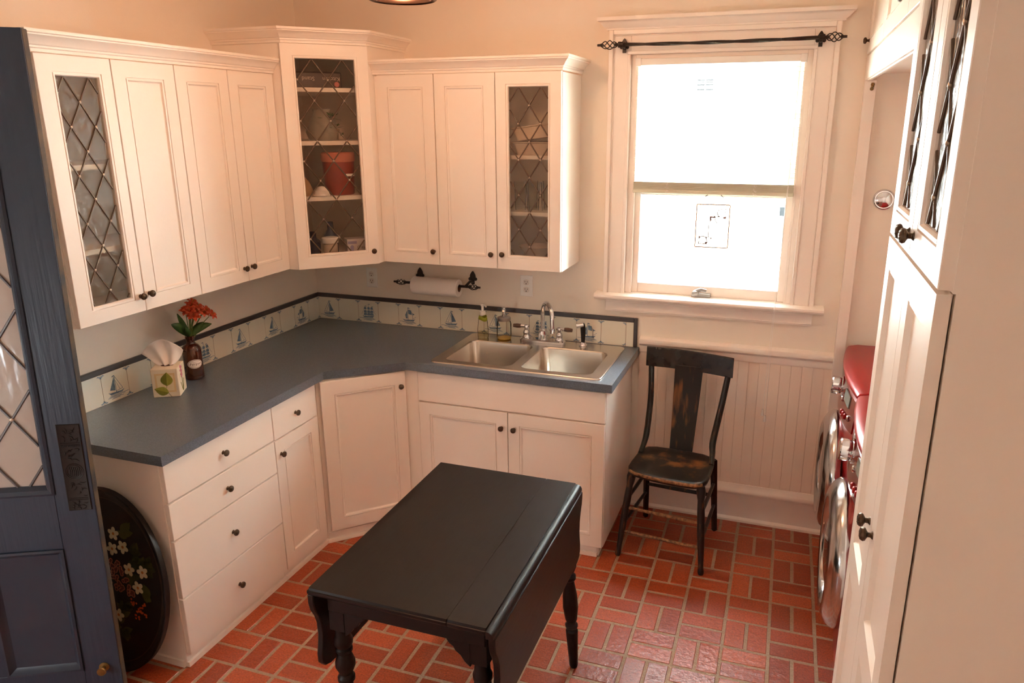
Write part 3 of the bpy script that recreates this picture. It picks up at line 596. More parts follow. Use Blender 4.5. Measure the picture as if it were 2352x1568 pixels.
for x, d in ((1.383, -1), (1.570, 1)):
    b = MB(); b.lathe([(.022, 0), (.022, .006), (.016, .016), (.019, .028), (.016, .038), (.010, .044), (.010, .055), (.014, .06), (.012, .07), (0, .072)], (x, -.095, Z + .018), n=16); b.tube([(x - d * .014, -.095, Z + .081), (x + d * .03, -.098, Z + .081)], [.009, .0095], 10)
    h = b.build('handle', M['chrome'], r); MB().tube([(x + d * .03, -.098, Z + .081), (x + d * .05, -.0995, Z + .081), (x + d * .072, -.101, Z + .081)], [.011, .0125, .010], 10).build('grip', M['grip'], h)
r = thing('sink_sprayer', (1.701, -.095, Z), 'black side sprayer with a chrome head beside the faucet', 'sprayer')
MB().lathe([(.022, .0005), (.022, .005), (.016, .012), (.015, .022), (.011, .024)], (1.701, -.095, Z), n=16).build('holder', M['chrome'], r)
b = MB(); b.tube([(1.701, -.095, Z + .022), (1.701, -.095, Z + .06), (1.700, -.096, Z + .10), (1.697, -.100, Z + .122)], [.010, .0125, .0145, .012], 12); b.add([(1.70, -.086, Z + .118), (1.703, -.083, Z + .085), (1.712, -.088, Z + .09), (1.709, -.092, Z + .118)], [(0, 1, 2, 3)]); b.build('wand', M['black'], r)
MB().tube([(1.702, -.100, Z + .117), (1.678, -.112, Z + .113), (1.668, -.117, Z + .111)], [.012, .013, .0135], 14).build('spray_head', M['chrome'], r)
r = thing('soap_bottle', (1.138, -.118, Z), 'clear hand soap bottle with a white pump and green band', 'bottle')
b = MB(); L = [[(1.138 + cos(a) * rx, -.118 + sin(a) * ry, Z + .0005 + h) for a in [2 * pi * k / 20 for k in range(20)]] for h, rx, ry in ((0, .028, .02), (.004, .031, .022), (.05, .031, .022), (.10, .026, .019), (.125, .019, .016), (.13, .014, .013))]
b.loft(L); b.build('body', M['clear'], r)
b = MB(); L = [[(1.138 + cos(a) * rx, -.118 + sin(a) * ry, Z + h) for a in [2 * pi * k / 20 for k in range(20)]] for h, rx, ry in ((.001, .0275, .0195), (.004, .0300, .021), (.035, .0302, .021))]; b.loft(L); b.build('soap', glass('pale_soap', (.93, .90, .78), .1, .05), r)
b = MB(); b.loft([[(1.138 + cos(a) * rx, -.118 + sin(a) * ry, Z + h + .006 * sin(a * 2)) for a in [2 * pi * k / 20 for k in range(20)]] for h, rx, ry in ((.102, .0265, .0195), (.122, .0215, .0175))], 0, False, False); b.build('label', M['soapgreen'], r, solidify=.0006)
b = MB(); b.lathe([(.015, .13), (.016, .132), (.016, .15), (.007, .153), (.007, .178), (.011, .18), (.011, .192), (0, .193)], (1.138, -.118, Z), n=16); b.tube([(1.138, -.118, Z + .187), (1.16, -.134, Z + .187), (1.168, -.14, Z + .182)], .005, 8); b.build('pump', M['white'], r)
r = thing('soap_jar', (1.256, -.102, Z), 'clear glass jar soap dispenser with a metal pump', 'jar')
MB().lathe([(.034, .0005), (.038, .004), (.040, .02), (.040, .085), (.036, .10), (.033, .105)], (1.256, -.102, Z), n=22).build('body', M['clear'], r)
MB().lathe([(.036, .002), (.0375, .005), (.0385, .008), (0, .0085)], (1.256, -.102, Z), n=20).build('soap', mat('yellow_soap', (190, 150, 60), .2), r)
MB().lathe([(.036, .105), (.037, .107), (.037, .12), (.034, .123), (.012, .126), (.010, .128)], (1.256, -.102, Z), n=22).build('lid', M['nickel'], r)
b = MB(); b.lathe([(.010, .126), (.010, .14), (.008, .142), (.008, .15), (.0125, .154), (.0125, .176), (.008, .179), (0, .18)], (1.256, -.102, Z), n=16); b.tube([(1.256, -.102, Z + .168), (1.262, -.125, Z + .168), (1.264, -.133, Z + .164)], .0055, 8); b.build('pump', M['chrome'], r)

# ------------------------------------------------------------------ outlets, towel holder
for x, z, lab in ((.388, 1.188, 'white double outlet under the wall cabinets near the corner'), (1.352, 1.203, 'white double outlet above the soap jar')):
    r = thing('wall_outlet', (x, 0, z), lab, 'outlet', 'electrical outlets')
    b = MB(); b.rects([(x - .036, x + .036, z - .058, z + .058, -.0005), (x - .036, x + .036, z - .058, z + .058, -.004), (x - .033, x + .033, z - .055, z + .055, -.0065)]); b.build('cover_plate', M['white'], r)
    for dz in (.0205, -.0205):
        b = MB(); b.loft([[(x + .0165 * max(-.85, min(.85, cos(a))) / .85, y, z + dz + .0165 * sin(a)) for a in [2 * pi * k / 24 for k in range(24)]] for y in (-.0066, -.0085)])
        o = b.build('socket', mat('socket_white', (226, 216, 206), .4), r)
        b = MB(); b.box(x - .0075, x - .0052, -.0092, -.0086, z + dz - .001, z + dz + .008); b.box(x + .0052, x + .0075, -.0092, -.0086, z + dz - .001, z + dz + .007); b.lathe([(.003, 0), (.003, .0006)], (x, -.0086, z + dz - .008), (0, -1, 0), 10); b.build('slot', M['dark'], o, smooth=False)
def basket(b, p0, p1, R, wire=.0028, turns=.75, n=4, tip=.018):
    p0 = Vector(p0); p1 = Vector(p1); ax = (p1 - p0).normalized(); a = ax.orthogonal().normalized(); c = ax.cross(a); L = (p1 - p0).length
    for k in range(n):
        pts = []
        for i in range(15):
            t = i / 14; rr = .003 + R * sin(pi * t) ** .8; ph = 2 * pi * (k / n + turns * t); pts.append(p0 + ax * L * t + (a * cos(ph) + c * sin(ph)) * rr)
        b.tube(pts, wire, 6)
    b.tube([p0 - ax * .004, p0 + ax * .016], .007, 8); b.tube([p1 - ax * .012, p1 + ax * tip], [.0065, .0055], 8)
def spade(b, x, y, z, s):
    """wall plate shaped like a pointed leaf with side curls"""
    P = [(0, .030), (.006, .024), (.013, .012), (.015, .002), (.013, -.006), (-.013, -.006), (-.015, .002), (-.013, .012), (-.006, .024)]
    b.prism([(x + p * s, z + q * s) for p, q in P], y, y - .006 * s, 'y')
    for d in (-1, 1): b.lathe([(.0085 * s, 0), (.0085 * s, .006 * s), (.005 * s, .009 * s)], (x + d * .014 * s, y, z - .010 * s), (0, -1, 0), 12)
    b.box(x - .0085 * s, x + .0085 * s, y - .005 * s, y, z - .036 * s, z - .004 * s)
r = thing('paper_towel_holder', (.86, -.01, 1.23), 'black wrought iron paper towel holder with twisted basket ends', 'paper towel holder')
ty, tz = -.098, 1.196
for x in (.706, 1.034):
    b = MB(); spade(b, x, -.0005, 1.232, 1.15); b.tube([(x, -.006, 1.205), (x, -.05, 1.213), (x, ty, tz + .004), (x, ty - .004, tz - .006)], [.008, .007, .008, .009], 8); b.build('bracket', M['iron'], r, bevel=.001)
MB().tube([(.668, ty, tz), (1.05, ty, tz)], .0075, 10).build('rod', M['iron'], r)
for x0, x1 in ((.668, .600), (1.048, 1.106)):
    b = MB(); basket(b, (x0, ty, tz), (x1, ty, tz), .012, .0022, .8, 4, .012); b.build('finial', M['iron'], r)
r = thing('paper_towel_roll', (.85, ty, tz - .05), 'white paper towel roll on the black iron holder', 'paper towel')
b = MB(); b.lathe([(.021, -.001), (.046, 0), (.049, .003), (.049, .277), (.046, .28), (.021, .281)], (.712, ty, tz - .012), (1, 0, 0), 32, caps=False)
b.loft([[(.712 + xx, ty + cos(a) * rr, tz - .012 + sin(a) * rr) for a in [2 * pi * k / 32 for k in range(32)]] for xx, rr in ((-.001, .021), (.281, .021))], 1, False, False)
b.build('roll', [M['paper'], mat('cardboard_core', (110, 72, 46), .8)], r)

# ------------------------------------------------------------------ tissue box, bottle with flowers
a0 = atan2(.055, .094); Mt = Matrix.Translation((.14, -1.424, .9145)) @ Matrix.Rotation(a0, 4, 'Z')
r = thing('tissue_box', (.155, -1.35, .9145), 'cube tissue box printed with green leaves', 'tissue box')
b = MB(Mt); b.box(0, .109, 0, .112, 0, .128); b.build('carton', mat('cream_card', (240, 226, 200), .6), r, bevel=.003)
def leaf_poly(cx, cz, ang, l, w, half=0):
    P = []; n = 9
    for i in range(n + 1):
        t = i / n; P.append((l * (t - .5), w * .5 * sin(pi * t ** .8)))
    Q = [(x, -y) for x, y in P[::-1]]; L = P + Q[1:-1] if half == 0 else P
    return [(cx + x * cos(ang) - y * sin(ang), cz + x * sin(ang) + y * cos(ang)) for x, y in L]
b = MB(Mt)
b.box(.014, .096, -.0006, 0, .022, .108, 2); b.box(.022, .088, -.0008, 0, .030, .100, 3)
b.prism(leaf_poly(.062, .082, radians(86), .062, .050), -.0014, 0, 'y', 0); b.prism(leaf_poly(.062, .082, radians(86), .062, .050, 1), -.0018, 0, 'y', 1)
b.prism(leaf_poly(.036, .030, radians(160), .060, .040), -.0014, 0, 'y', 0); b.prism(leaf_poly(.036, .030, radians(160), .060, .040, 1), -.0018, 0, 'y', 1)
b.tube([(.062, -.001, .055), (.056, -.001, .042)], .0008, 5, 4); b.tube([(.062, -.001, .020), (.074, -.001, .001)], .0008, 5, 4)
Ms = Mt @ Matrix.Translation((.109, 0, 0)) @ Matrix.Rotation(pi / 2, 4, 'Z'); b.M = Ms
for k in range(9): c = (.052 + .010 * sin(k * 2.1), .075 + .006 * k); b.prism(leaf_poly(c[0], c[1], k * 1.3, .016, .010), -.0012, 0, 'y', 5)
for x0, x1, h in ((.05, .03, .055), (.052, .056, .07), (.054, .076, .06)): b.tube([(x0, -.0006, .012), (x1, -.0006, h)], .0012, 5, 1)
b.build('print', [mat('leaf_print', (150, 150, 52), .6, var=(60, .3, (176, 176, 80))), mat('leaf_print_dark', (122, 124, 40), .6), mat('ochre_print', (232, 204, 150), .6), mat('cream_print', (240, 224, 186), .6), mat('stem_print', (104, 84, 52), .6), mat('pink_print', (226, 140, 160), .6)], r, smooth=False)
b = MB(Mt); b.prism([(.055 + .026 * cos(q), .056 + .016 * sin(q)) for q in [2 * pi * k / 20 for k in range(20)]], .1281, .1288); b.build('opening', mat('dark_slot', (90, 60, 44), .8), r, smooth=False)
b = MB(Mt); rows = []
for i in range(13):
    t = i / 12; row = []
    for j in range(25):
        s_ = (j / 24 - .5) * 2; wd = .020 + (.062) * t ** .62; top = .115 * (1 - .50 * abs(s_) ** 2.0) + .004
        row.append((.055 + s_ * wd - .012 * t, .056 + .010 * (1 - t * .3) * sin(s_ * 7 + t * 1.5) * (1 - .2 * t) + .012 * t * s_ + .01 * sin(3 * t), .126 + top * t))
    rows.append(row)
b.loft(rows, 0, False, False, closed=False); tis = b.build('tissue', M['paper'], None, ang=80, solidify=.0007)
tag(tis, 'white tissue fanned out of the tissue box', 'tissue')
bx, by = .112, -1.152
r = thing('amber_bottle', (bx, by, .9145), 'amber glass bottle with an oval white label', 'bottle')
MB().lathe([(.038, 0), (.042, .004), (.042, .135), (.040, .148), (.032, .160), (.020, .168), (.0185, .172), (.0185, .190), (.021, .192), (.021, .204), (.017, .205), (.0165, .172), (0, .165)], (bx, by, .9145), n=36, caps=False).build('glass_body', M['amber'], r)
az = radians(-34); rad = .0426
def cyl(u, v, o=0): a = az + u / rad; return (bx + (rad + o) * cos(a), by + (rad + o) * sin(a), .9145 + .078 + v)
def oval(b, su, sv, o, mi):
    n = 28; ring = [[cyl(su * cos(q) * k / 4, sv * sin(q) * k / 4, o) for q in [2 * pi * i / n for i in range(n)]] for k in range(1, 5)]; b.loft(ring, mi, True, False)
b = MB(); oval(b, .034, .0215, .0003, 0); oval(b, .0315, .0190, .0005, 1); oval(b, .0300, .0175, .0007, 0)
v, f = text_mesh('Fairport', .0155); b.add([cyl(p[0] + .003, p[1], .001 + p[2] * .3) for p in v], f, 1)
v, f = text_mesh('The', .006); b.add([cyl(p[0] - .0235, p[1] - .002, .001 + p[2] * .3) for p in v], f, 1)
for vv in (.0095, -.0095): b.loft([[cyl(.018 * (i / 8 - .5) * 2, vv + d, .001) for i in range(9)] for d in (-.0003, .0003)], 1, False, False, False)
b.build('label', [M['paper'], mat('label_ink', (92, 74, 66), .6)], r, smooth=False, recalc=False)
fz = .9145 + .2
r = thing('flower_bunch', (bx, by, 1.09), 'orange lily flowers with green leaves standing in the amber bottle', 'flowers')
heads = []
b = MB(); bb = MB(); ss = MB()
for (hx, hy, hz, s_) in ((.132, -1.135, 1.262, 1.0), (.150, -1.125, 1.236, 1.0), (.118, -1.162, 1.240, .9), (.160, -1.098, 1.222, .9), (.175, -1.062, 1.205, .9), (.150, -1.150, 1.218, 1.0), (.125, -1.120, 1.275, .8), (.13, -1.15, 1.225, .8), (.145, -1.115, 1.255, .9), (.138, -1.160, 1.245, .9), (.165, -1.085, 1.232, .8), (.120, -1.140, 1.25, .9)):
    dirv = Vector((hx - bx, hy - by, .06)).normalized(); dirv = (dirv + Vector((.5, -.4, .2))).normalized(); a1 = dirv.orthogonal().normalized(); a2 = dirv.cross(a1); C0 = Vector((hx, hy, hz))
    ss.tube([(bx, by, 1.07), (bx + (hx - bx) * .4, by + (hy - by) * .4, (hz + 1.10) / 2), C0 - dirv * .02], [.0022, .002, .0016], 6)
    for k in range(6):
        ph = 2 * pi * k / 6 + random.uniform(-.2, .2); ra = a1 * cos(ph) + a2 * sin(ph); rt = dirv.cross(ra); w = .0115 * s_; l = .033 * s_
        rows = [[C0 - dirv * .018 - rt * .002, C0 - dirv * .018 + rt * .002], [C0 + ra * l * .35 - rt * w, C0 + ra * l * .35 + rt * w], [C0 + ra * l * .75 + dirv * .006 - rt * w * .9, C0 + ra * l * .75 + dirv * .006 + rt * w * .9], [C0 + ra * l * 1.05 - dirv * .002 - rt * .001, C0 + ra * l * 1.05 - dirv * .002 + rt * .001]]
        b.loft(rows, 0, False, False, False)
    for k in range(4): q = C0 + (a1 * random.uniform(-1, 1) + a2 * random.uniform(-1, 1)) * .008; b.tube([C0 - dirv * .01, q + dirv * .018], .0009, 4, 1)
b.build('blossom', [M['flower'], mat('anther', (170, 110, 40), .5)], r, solidify=.0008, subsurf=1)
ss.build('stem', M['stem'], r)
for (ex, ey, ez, w, dr) in ((.120, -1.255, 1.200, .020, .012), (.105, -1.20, 1.235, .012, .0), (.175, -1.075, 1.162, .018, .014), (.165, -1.115, 1.180, .016, .004), (.14, -1.20, 1.175, .014, .0)):
    base = Vector((bx, by, 1.115)); e = Vector((ex, ey, ez)); d = e - base; sd = d.cross(Vector((1, -1, .6))).normalized() * w; rows = []
    for i in range(8):
        t = i / 7; c = base + d * t + Vector((0, 0, dr * sin(pi * t))); k = sin(pi * min(1, t * .92 + .06)) ** .8; rows.append([c - sd * k, c + Vector((.002, -.002, -.003)) * k, c + sd * k])
    bl_ = MB(); bl_.loft(rows, 0, False, False, False); bl_.build('leaf', M['leaf'], r, solidify=.0008)

# ------------------------------------------------------------------ drop leaf table
TX0, TX1, TY0, TY1, TZ1 = 1.440, 2.006, -2.180, -1.287, .752
r = thing('drop_leaf_table', (1.74, -1.73, 0), 'dark painted drop leaf table in the middle of the brick floor', 'table')
def plank(x0, x1, e0, e1):
    b = MB(); t = .022; z = TZ1
    b.loft([[(xx, y, zz) for xx, zz in prof] for y, prof in ()] or [[(0, 0, 0)] * 3] * 0 or [rrect(x0, x1, TY0 + .004, TY1 - .004, .003, z - t, 2), rrect(x0 - e0, x1 + e1, TY0, TY1, .003, z - t + .006, 2), rrect(x0 - e0, x1 + e1, TY0, TY1, .003, z - .008, 2), rrect(x0 - e0 * .4, x1 + e1 * .4, TY0 + .004, TY1 - .004, .003, z - .007, 2), rrect(x0 - e0 * .3, x1 + e1 * .3, TY0 + .006, TY1 - .006, .003, z, 2)]); return b
plank(TX0 + .006, 1.8895, .006, 0).build('top_board', M['table'], r, ang=25); plank(1.8905, TX1, 0, 0).build('top_board', M['table'], r, ang=25)
b = MB(); q = [(TX1, TZ1), (TX1, TZ1 - .007)] + [(TX1 + .004 + .018 * sin(a), TZ1 - .025 + .018 * cos(a)) for a in [pi / 2 * k / 6 for k in range(7)]] + [(TX1 + .022, TZ1 - .03), (TX1, TZ1 - .03)]
b.loft([[(x, y, z) for x, z in q[1:]] for y in (TY0, TY1)]); b.build('hinge_edge', M['table'], r, ang=25)
def leaf(x0, x1, z0, z1, top):
    E = [(0.004, z1), (.004, .70), (.010, .672), (.024, .645), (.034, .612), (.036, .57), (.030, .535), (.024, .51), (.024, .48), (.036, .462), (.060, .452), (.09, z0)]
    P = [(TY0 + a, z) for a, z in E] + [(TY1 - a, z) for a, z in E[::-1]]
    MB().prism(P, x0, x1, 'x').build('drop_leaf', M['table'], r, bevel=.003)
leaf(TX1 + .006, TX1 + .026, .448, TZ1 - .031, 0); leaf(TX0 - .002, TX0 + .018, .448, TZ1 - .0225, 0)
b = MB(); b.box(1.475, 1.985, -2.135, -2.115, .655, .7295); b.box(1.475, 1.985, -1.36, -1.34, .655, .7295); b.box(1.478, 1.498, -2.115, -1.36, .64, .7295); b.box(1.962, 1.982, -2.115, -1.36, .64, .7295)
b.build('apron', M['table'], r, bevel=.002)
for x, d in ((1.528, 1), (1.937, -1)):
    b = MB(); P = [(0, .656), (.075, .656), (.066, .642), (.052, .632), (.046, .620), (.030, .608), (.018, .590), (0, .575)]
    b.prism([(x + d * a, z) for a, z in P], -2.133, -2.117, 'y'); b.build('bracket', M['table'], r, bevel=.002)
PROF = [(.014, 0), (.017, .01), (.024, .165), (.018, .172), (.018, .178), (.025, .184), (.025, .192), (.019, .198), (.018, .206), (.023, .215), (.030, .27), (.028, .32), (.020, .375), (.019, .386), (.027, .393), (.027, .405), (.022, .411), (.020, .418), (.031, .445), (.031, .46), (.020, .492), (.026, .500), (.026, .508), (.021, .514), (.028, .525), (.029, .54), (.024, .552), (.022, .585)]
for x, y, sx in ((1.500, -2.105, 0), (1.962, -2.105, 0), (1.985, -1.372, .045), (1.500, -1.372, 0)):
    b = MB(Matrix.Translation((x, y, 0)) @ Matrix(((1, 0, -sx / .73, sx), (0, 1, 0, 0), (0, 0, 1, 0), (0, 0, 0, 1)))); b.lathe(PROF, n=20); b.box(-.026, .026, -.026, .026, .585, .7295); b.build('leg', M['table'], r, bevel=.001, seg=1)

# ------------------------------------------------------------------ chair
def cr_path(K, R, n=6):
    P, Q = [], []
    for i in range(len(K) - 1):
        a, b_, c, d_ = K[max(i - 1, 0)], K[i], K[i + 1], K[min(i + 2, len(K) - 1)]
        for k in range(n):
            t = k / n; P.append(((b_ * 2) + (c - a) * t + (a * 2 - b_ * 5 + c * 4 - d_) * t * t + (b_ * 3 - a - c * 3 + d_) * t ** 3) / 2); Q.append(R[i] + (R[i + 1] - R[i]) * t)
    return P + [K[-1]], Q + [R[-1]]
r = thing('wooden_chair', (2.235, -.36, 0), 'worn black wooden chair with a splat back beside the counter end', 'chair')
V = lambda *a: Vector(a)
SFL, SFR, SBL, SBR = V(2.030, -.515, .45), V(2.425, -.565, .45), V(2.066, -.19, .45), V(2.438, -.215, .45)
loopS = []
def lerp(a, b_, t): return a + (b_ - a) * t
mid = (SFL + SFR + SBL + SBR) / 4
edge = [lerp(SFL, SFR, k / 8) + (V(-.004, -.018, 0) * sin(pi * k / 8)) for k in range(9)] + [lerp(SFR, SBR, k / 6) for k in range(1, 6)] + [lerp(SBR, SBL, k / 6) for k in range(7)] + [lerp(SBL, SFL, k / 6) for k in range(1, 6)]
def rnd(L, it=2):
    for _ in range(it): L = [(L[i - 1] + L[i] * 2 + L[(i + 1) % len(L)]) / 4 for i in range(len(L))]
    return L
edge = rnd(edge)
sc = lambda L, k, dz: [mid + (p - mid) * k + V(0, 0, dz) for p in L]
b = MB(); b.loft([sc(edge, .90, -.034), sc(edge, .97, -.028), sc(edge, 1.0, -.016), sc(edge, 1.0, -.008), sc(edge, .985, -.001), sc(edge, .93, .001), sc(edge, .78, -.006), sc(edge, .5, -.011), sc(edge, .2, -.012)])
seat_m = worn_mat('rubbed_black_seat', (.02, .02, .44), (.22, .13, .2), .26, (1.2, 1.2, 1.2)); seat = b.build('seat', [seat_m, M['chairrub']], r, ang=60)
for p in seat.data.polygons:   # bare wood along the front lip and the front left corner
    c = p.center; w = V(*c) + V(2.235, -.36, 0)
    if w.z > .436 and w.z < .4505 and (w.y < -.478 - .127 * (w.x - 2.03)) and p.normal.z < .93: p.material_index = 1
for nm, top, foot, rr in (('leg', V(2.062, -.478, .425), V(2.018, -.548, 0), 1), ('leg', V(2.398, -.522, .425), V(2.428, -.586, 0), 1)):
    P = [lerp(top, foot, t) for t in (0, .05, .10, .16, .3, .5, .7, .86, .92, .95, .975, 1)]
    MB().tube(P, [.018, .022, .020, .016, .018, .018, .016, .013, .0125, .015, .015, .012], 12).build(nm, M['chairleg'], r)
for top, foot in ((V(2.085, -.205, .43), V(2.079, -.132, 0)), (V(2.425, -.225, .43), V(2.447, -.158, 0))):
    MB().tube([lerp(top, foot, t) for t in (0, .5, 1)], [.019, .017, .0155], 4).build('leg', M['chairblk'], r, bevel=.003)
def rod(a, b_, rr, m='chairleg'): MB().tube([a, lerp(a, b_, .5), b_], [rr, rr * 1.25, rr], 8).build('stretcher', M[m], r)
LF = lambda t: lerp(V(2.062, -.478, .425), V(2.018, -.548, 0), t); RF = lambda t: lerp(V(2.398, -.522, .425), V(2.428, -.586, 0), t)
LB = lambda t: lerp(V(2.085, -.205, .43), V(2.079, -.132, 0), t); RB = lambda t: lerp(V(2.425, -.225, .43), V(2.447, -.158, 0), t)
rod(LF(.42), RF(.42), .0075, 'chairrub'); rod(LF(.70), RF(.70), .0065, 'chairrub'); rod(LF(.32), LB(.32), .008); rod(LF(.62), LB(.62), .008); rod(RF(.32), RB(.32), .008); rod(RF(.62), RB(.62), .008); rod(LB(.50), RB(.50), .009)
for a, c in (((2.066, -.30, .446), 0), ((2.422, -.33, .446), 1)):
    p0 = V(*a); back = V(2.078, -.198, .53) if c == 0 else V(2.415, -.222, .53); t1 = V(2.085, -.165, .70) if c == 0 else V(2.440, -.190, .70); t2 = V(2.076, -.13, .875) if c == 0 else V(2.462, -.152, .868)
    b = MB(); K = [p0, lerp(p0, back, .5) + V(0, .018, -.012), back, t1, t2]; pp, rr_ = cr_path(K, [.012, .014, .0165, .0155, .0145]); b.tube(pp, rr_, 12); b.build('back_post', M['chairleg'], r)
b = MB(); rows = []
for i in range(11):
    t = i / 10; x = 2.052 + .432 * t; y = -.150 - .022 * t + .022 * sin(pi * t); zb = .868 - .014 * t; zt = .970 - .014 * t - .01 * (2 * t - 1) ** 2 * 0
    rows.append([(x, y - .011, zb), (x, y - .004, zt - .004), (x, y, zt), (x, y + .008, zt - .004), (x, y + .011, zb)])
b.loft(rows); b.build('top_rail', M['chairblk'], r, bevel=.003)
b = MB(); rows = []
for i in range(9):
    t = i / 8; z = .44 + .445 * t; y = -.198 + .052 * t + .012 * sin(pi * t); h = .058 + .012 * t; x = 2.256 + .012 * t
    rows.append([(x - h, y - .005, z), (x + h, y - .008, z), (x + h, y + .003, z), (x - h, y + .006, z)])
b.loft(rows); b.build('splat', worn_mat('rubbed_black_splat', (-.02, .18, .68), (.09, .2, .17), .34, (2.5, 2.5, .35)), r, bevel=.002)

# ------------------------------------------------------------------ painted oval tray leaning on the cabinet end
XC, A_, B_ = .335, .285, .375; lean = atan2(.075, .75)
MT = Matrix.Translation((XC, -1.966, .0015)) @ Matrix.Rotation(-lean, 4, 'X')
r = thing('painted_tray', (XC, -1.93, 0), 'black oval tray painted with flowers leaning on the cabinet end', 'tray')
def ell(k, y, da=0): return [((A_ + da) * k * cos(q), y, B_ + (B_ + da) * k * sin(q)) for q in [2 * pi * i / 64 for i in range(64)]]
b = MB(MT); b.loft([ell(1, .008), ell(1, .0, 0), ell(1, -.012), ell(.985, -.014), ell(.965, -.010), ell(.90, -.001), ell(.875, .0), ell(.5, .0)], 0); b.loft([ell(.9, -.0012), ell(.893, -.0008)], 1, False, False)
b.build('tray_body', [mat('black_toleware', (22, 17, 17), .4, spec=.4), mat('dull_gold_line', (70, 52, 34), .4)], r, ang=60)
b = MB(MT)
def td(x, z): return (x - XC, (z) / cos(lean))
rn = random.Random(3)
def disc(x, z, rr, mi, y=-.0012, n=10, sq=1.0): b.add([(x + rr * cos(2 * pi * i / n), y, z + rr * sq * sin(2 * pi * i / n)) for i in range(n)], [tuple(range(n))], mi)
def lf(x, z, ang, l, w, mi=0, y=-.0008): P = leaf_poly(x, z, ang, l, w); b.add([(p, y, q) for p, q in P], [tuple(range(len(P)))], mi)
for x, z in [(.476, .529), (.473, .478), (.392, .265), (.505, .352), (.372, .181), (.426, .592), (.535, .454), (.522, .474), (.366, .239), (.393, .176), (.25, .25), (.2, .5), (.3, .62), (.15, .4), (.27, .16), (.45, .40), (.42, .29), (.5, .47)]:
    u, w = td(x, z)
    for k in range(4): lf(u + rn.uniform(-.018, .018), w + rn.uniform(-.018, .018), rn.uniform(0, pi), .056, .030, rn.choice((0, 0, 0, 5)))
for x, z in [(.388, .446), (.363, .421), (.402, .42), (.402, .356), (.379, .358), (.432, .357), (.439, .339), (.373, .386), (.416, .386), (.345, .40), (.35, .45), (.33, .36)]:
    u, w = td(x, z)
    for k in range(5):
        du, dw = rn.uniform(-.014, .014), rn.uniform(-.014, .014); disc(u + du, w + dw, .009, 2, -.0014 - k * .0001); disc(u + du, w + dw, .0055, 6, -.0020 - k * .0001)
for x, z in [(.375, .573), (.417, .526), (.364, .51), (.44, .44), (.505, .441), (.478, .373), (.30, .53), (.25, .43), (.30, .30), (.372, .24)]:
    u, w = td(x, z); a = rn.uniform(0, 1)
    for k in range(5):
        q = a + 2 * pi * k / 5; pc = (u + .0155 * cos(q), w + .0155 * sin(q)); b.add([(pc[0] + .0125 * cos(h) * cos(q) - .0095 * sin(h) * sin(q), -.0026 - k * .00005, pc[1] + .0125 * cos(h) * sin(q) + .0095 * sin(h) * cos(q)) for h in [2 * pi * i / 14 for i in range(14)]], [tuple(range(14))], 1)
    disc(u, w, .006, 3, -.003)
for x, z in [(.445, .314), (.461, .31), (.494, .3), (.508, .307), (.469, .273), (.486, .269), (.474, .251), (.506, .266), (.459, .251), (.45, .30), (.48, .29), (.49, .28)]:
    u, w = td(x, z)
    for k in range(3): disc(u + rn.uniform(-.008, .008), w + rn.uniform(-.008, .008), .0045, 4, -.0028)
b.build('painted_pattern', [mat('paint_leaf', (70, 78, 30), .5), mat('paint_white', (206, 194, 160), .5), mat('paint_rose', (170, 108, 84), .5), mat('paint_ochre', (180, 110, 40), .5), mat('paint_orange', (196, 84, 30), .5), mat('paint_leaf_dark', (46, 54, 26), .5), mat('paint_rose_dark', (96, 50, 36), .5)], r, smooth=False, recalc=False)

# ------------------------------------------------------------------ blue door with leaded glass, standing open
DA = 29.0; DW, DT = .82, .036
lead = V(.585, -2.112, 0)
MDr = Matrix.Translation(lead) @ Matrix.Rotation(radians(DA), 4, 'Z') @ Matrix.Translation((0, 0, 1.3)) @ Matrix.Rotation(radians(1.2), 4, 'Y') @ Matrix.Translation((0, 0, -1.3))
d = thing('door_1', tuple(lead + V(-.35, -.2, 0)), 'dark blue wooden door with a leaded glass light standing open', 'door', kind='structure')
DB, DTp = .012, 2.318; gx0, gx1, gz0, gz1 = -DW + .135, -.118, .886, 2.17
b = MB(MDr)
b.box(gx1, 0, 0, DT, DB, DTp); b.box(-DW, gx0, 0, DT, DB, DTp); b.box(gx0, gx1, 0, DT, gz1, DTp); b.box(gx0, gx1, 0, DT, .682, gz0); b.box(gx0, gx1, 0, DT, DB, .20)
mx = (-DW / 2 - .05, -DW / 2 + .05); b.box(mx[0], mx[1], 0, DT, .20, .682)
b.build('leaf', M['doorblue'], d, bevel=.002)
b = MB(MDr); b.box(.0002, .0012, .003, DT - .003, DB + .01, DTp - .003); b.build('worn_edge', M['worn'], d)
for p0, p1 in ((gx0, mx[0]), (mx[1], gx1)):
    b = MB(MDr); w = .026; z0, z1 = .20, .682
    b.rects([(p0, p1, z0, z1, .004), (p0, p1, z0, z1, -.006), (p0 + .008, p1 - .008, z0 + .008, z1 - .008, -.008), (p0 + .016, p1 - .016, z0 + .016, z1 - .016, .003), (p0 + w, p1 - w, z0 + w, z1 - w, .010), (p0 + w + .02, p1 - w - .02, z0 + w + .02, z1 - w - .02, .012)], True, False); b.build('panel', M['doorblue2'], d, ang=25)
b = MB(MDr); p0, p1, z0, z1 = gx0, gx1, gz0, gz1
b.rects([(p0, p1, z0, z1, .006), (p0 - .004, p1 + .004, z0 - .004, z1 + .004, -.004), (p0 + .004, p1 - .004, z0 + .004, z1 - .004, -.008), (p0 + .012, p1 - .012, z0 + .012, z1 - .012, -.003), (p0 + .016, p1 - .016, z0 + .016, z1 - .016, -.003), (p0 + .026, p1 - .026, z0 + .026, z1 - .026, .012), (p0 + .026, p1 - .026, z0 + .026, z1 - .026, .024)], False, False); b.build('glazing_moulding', M['doorblue2'], d, ang=25)
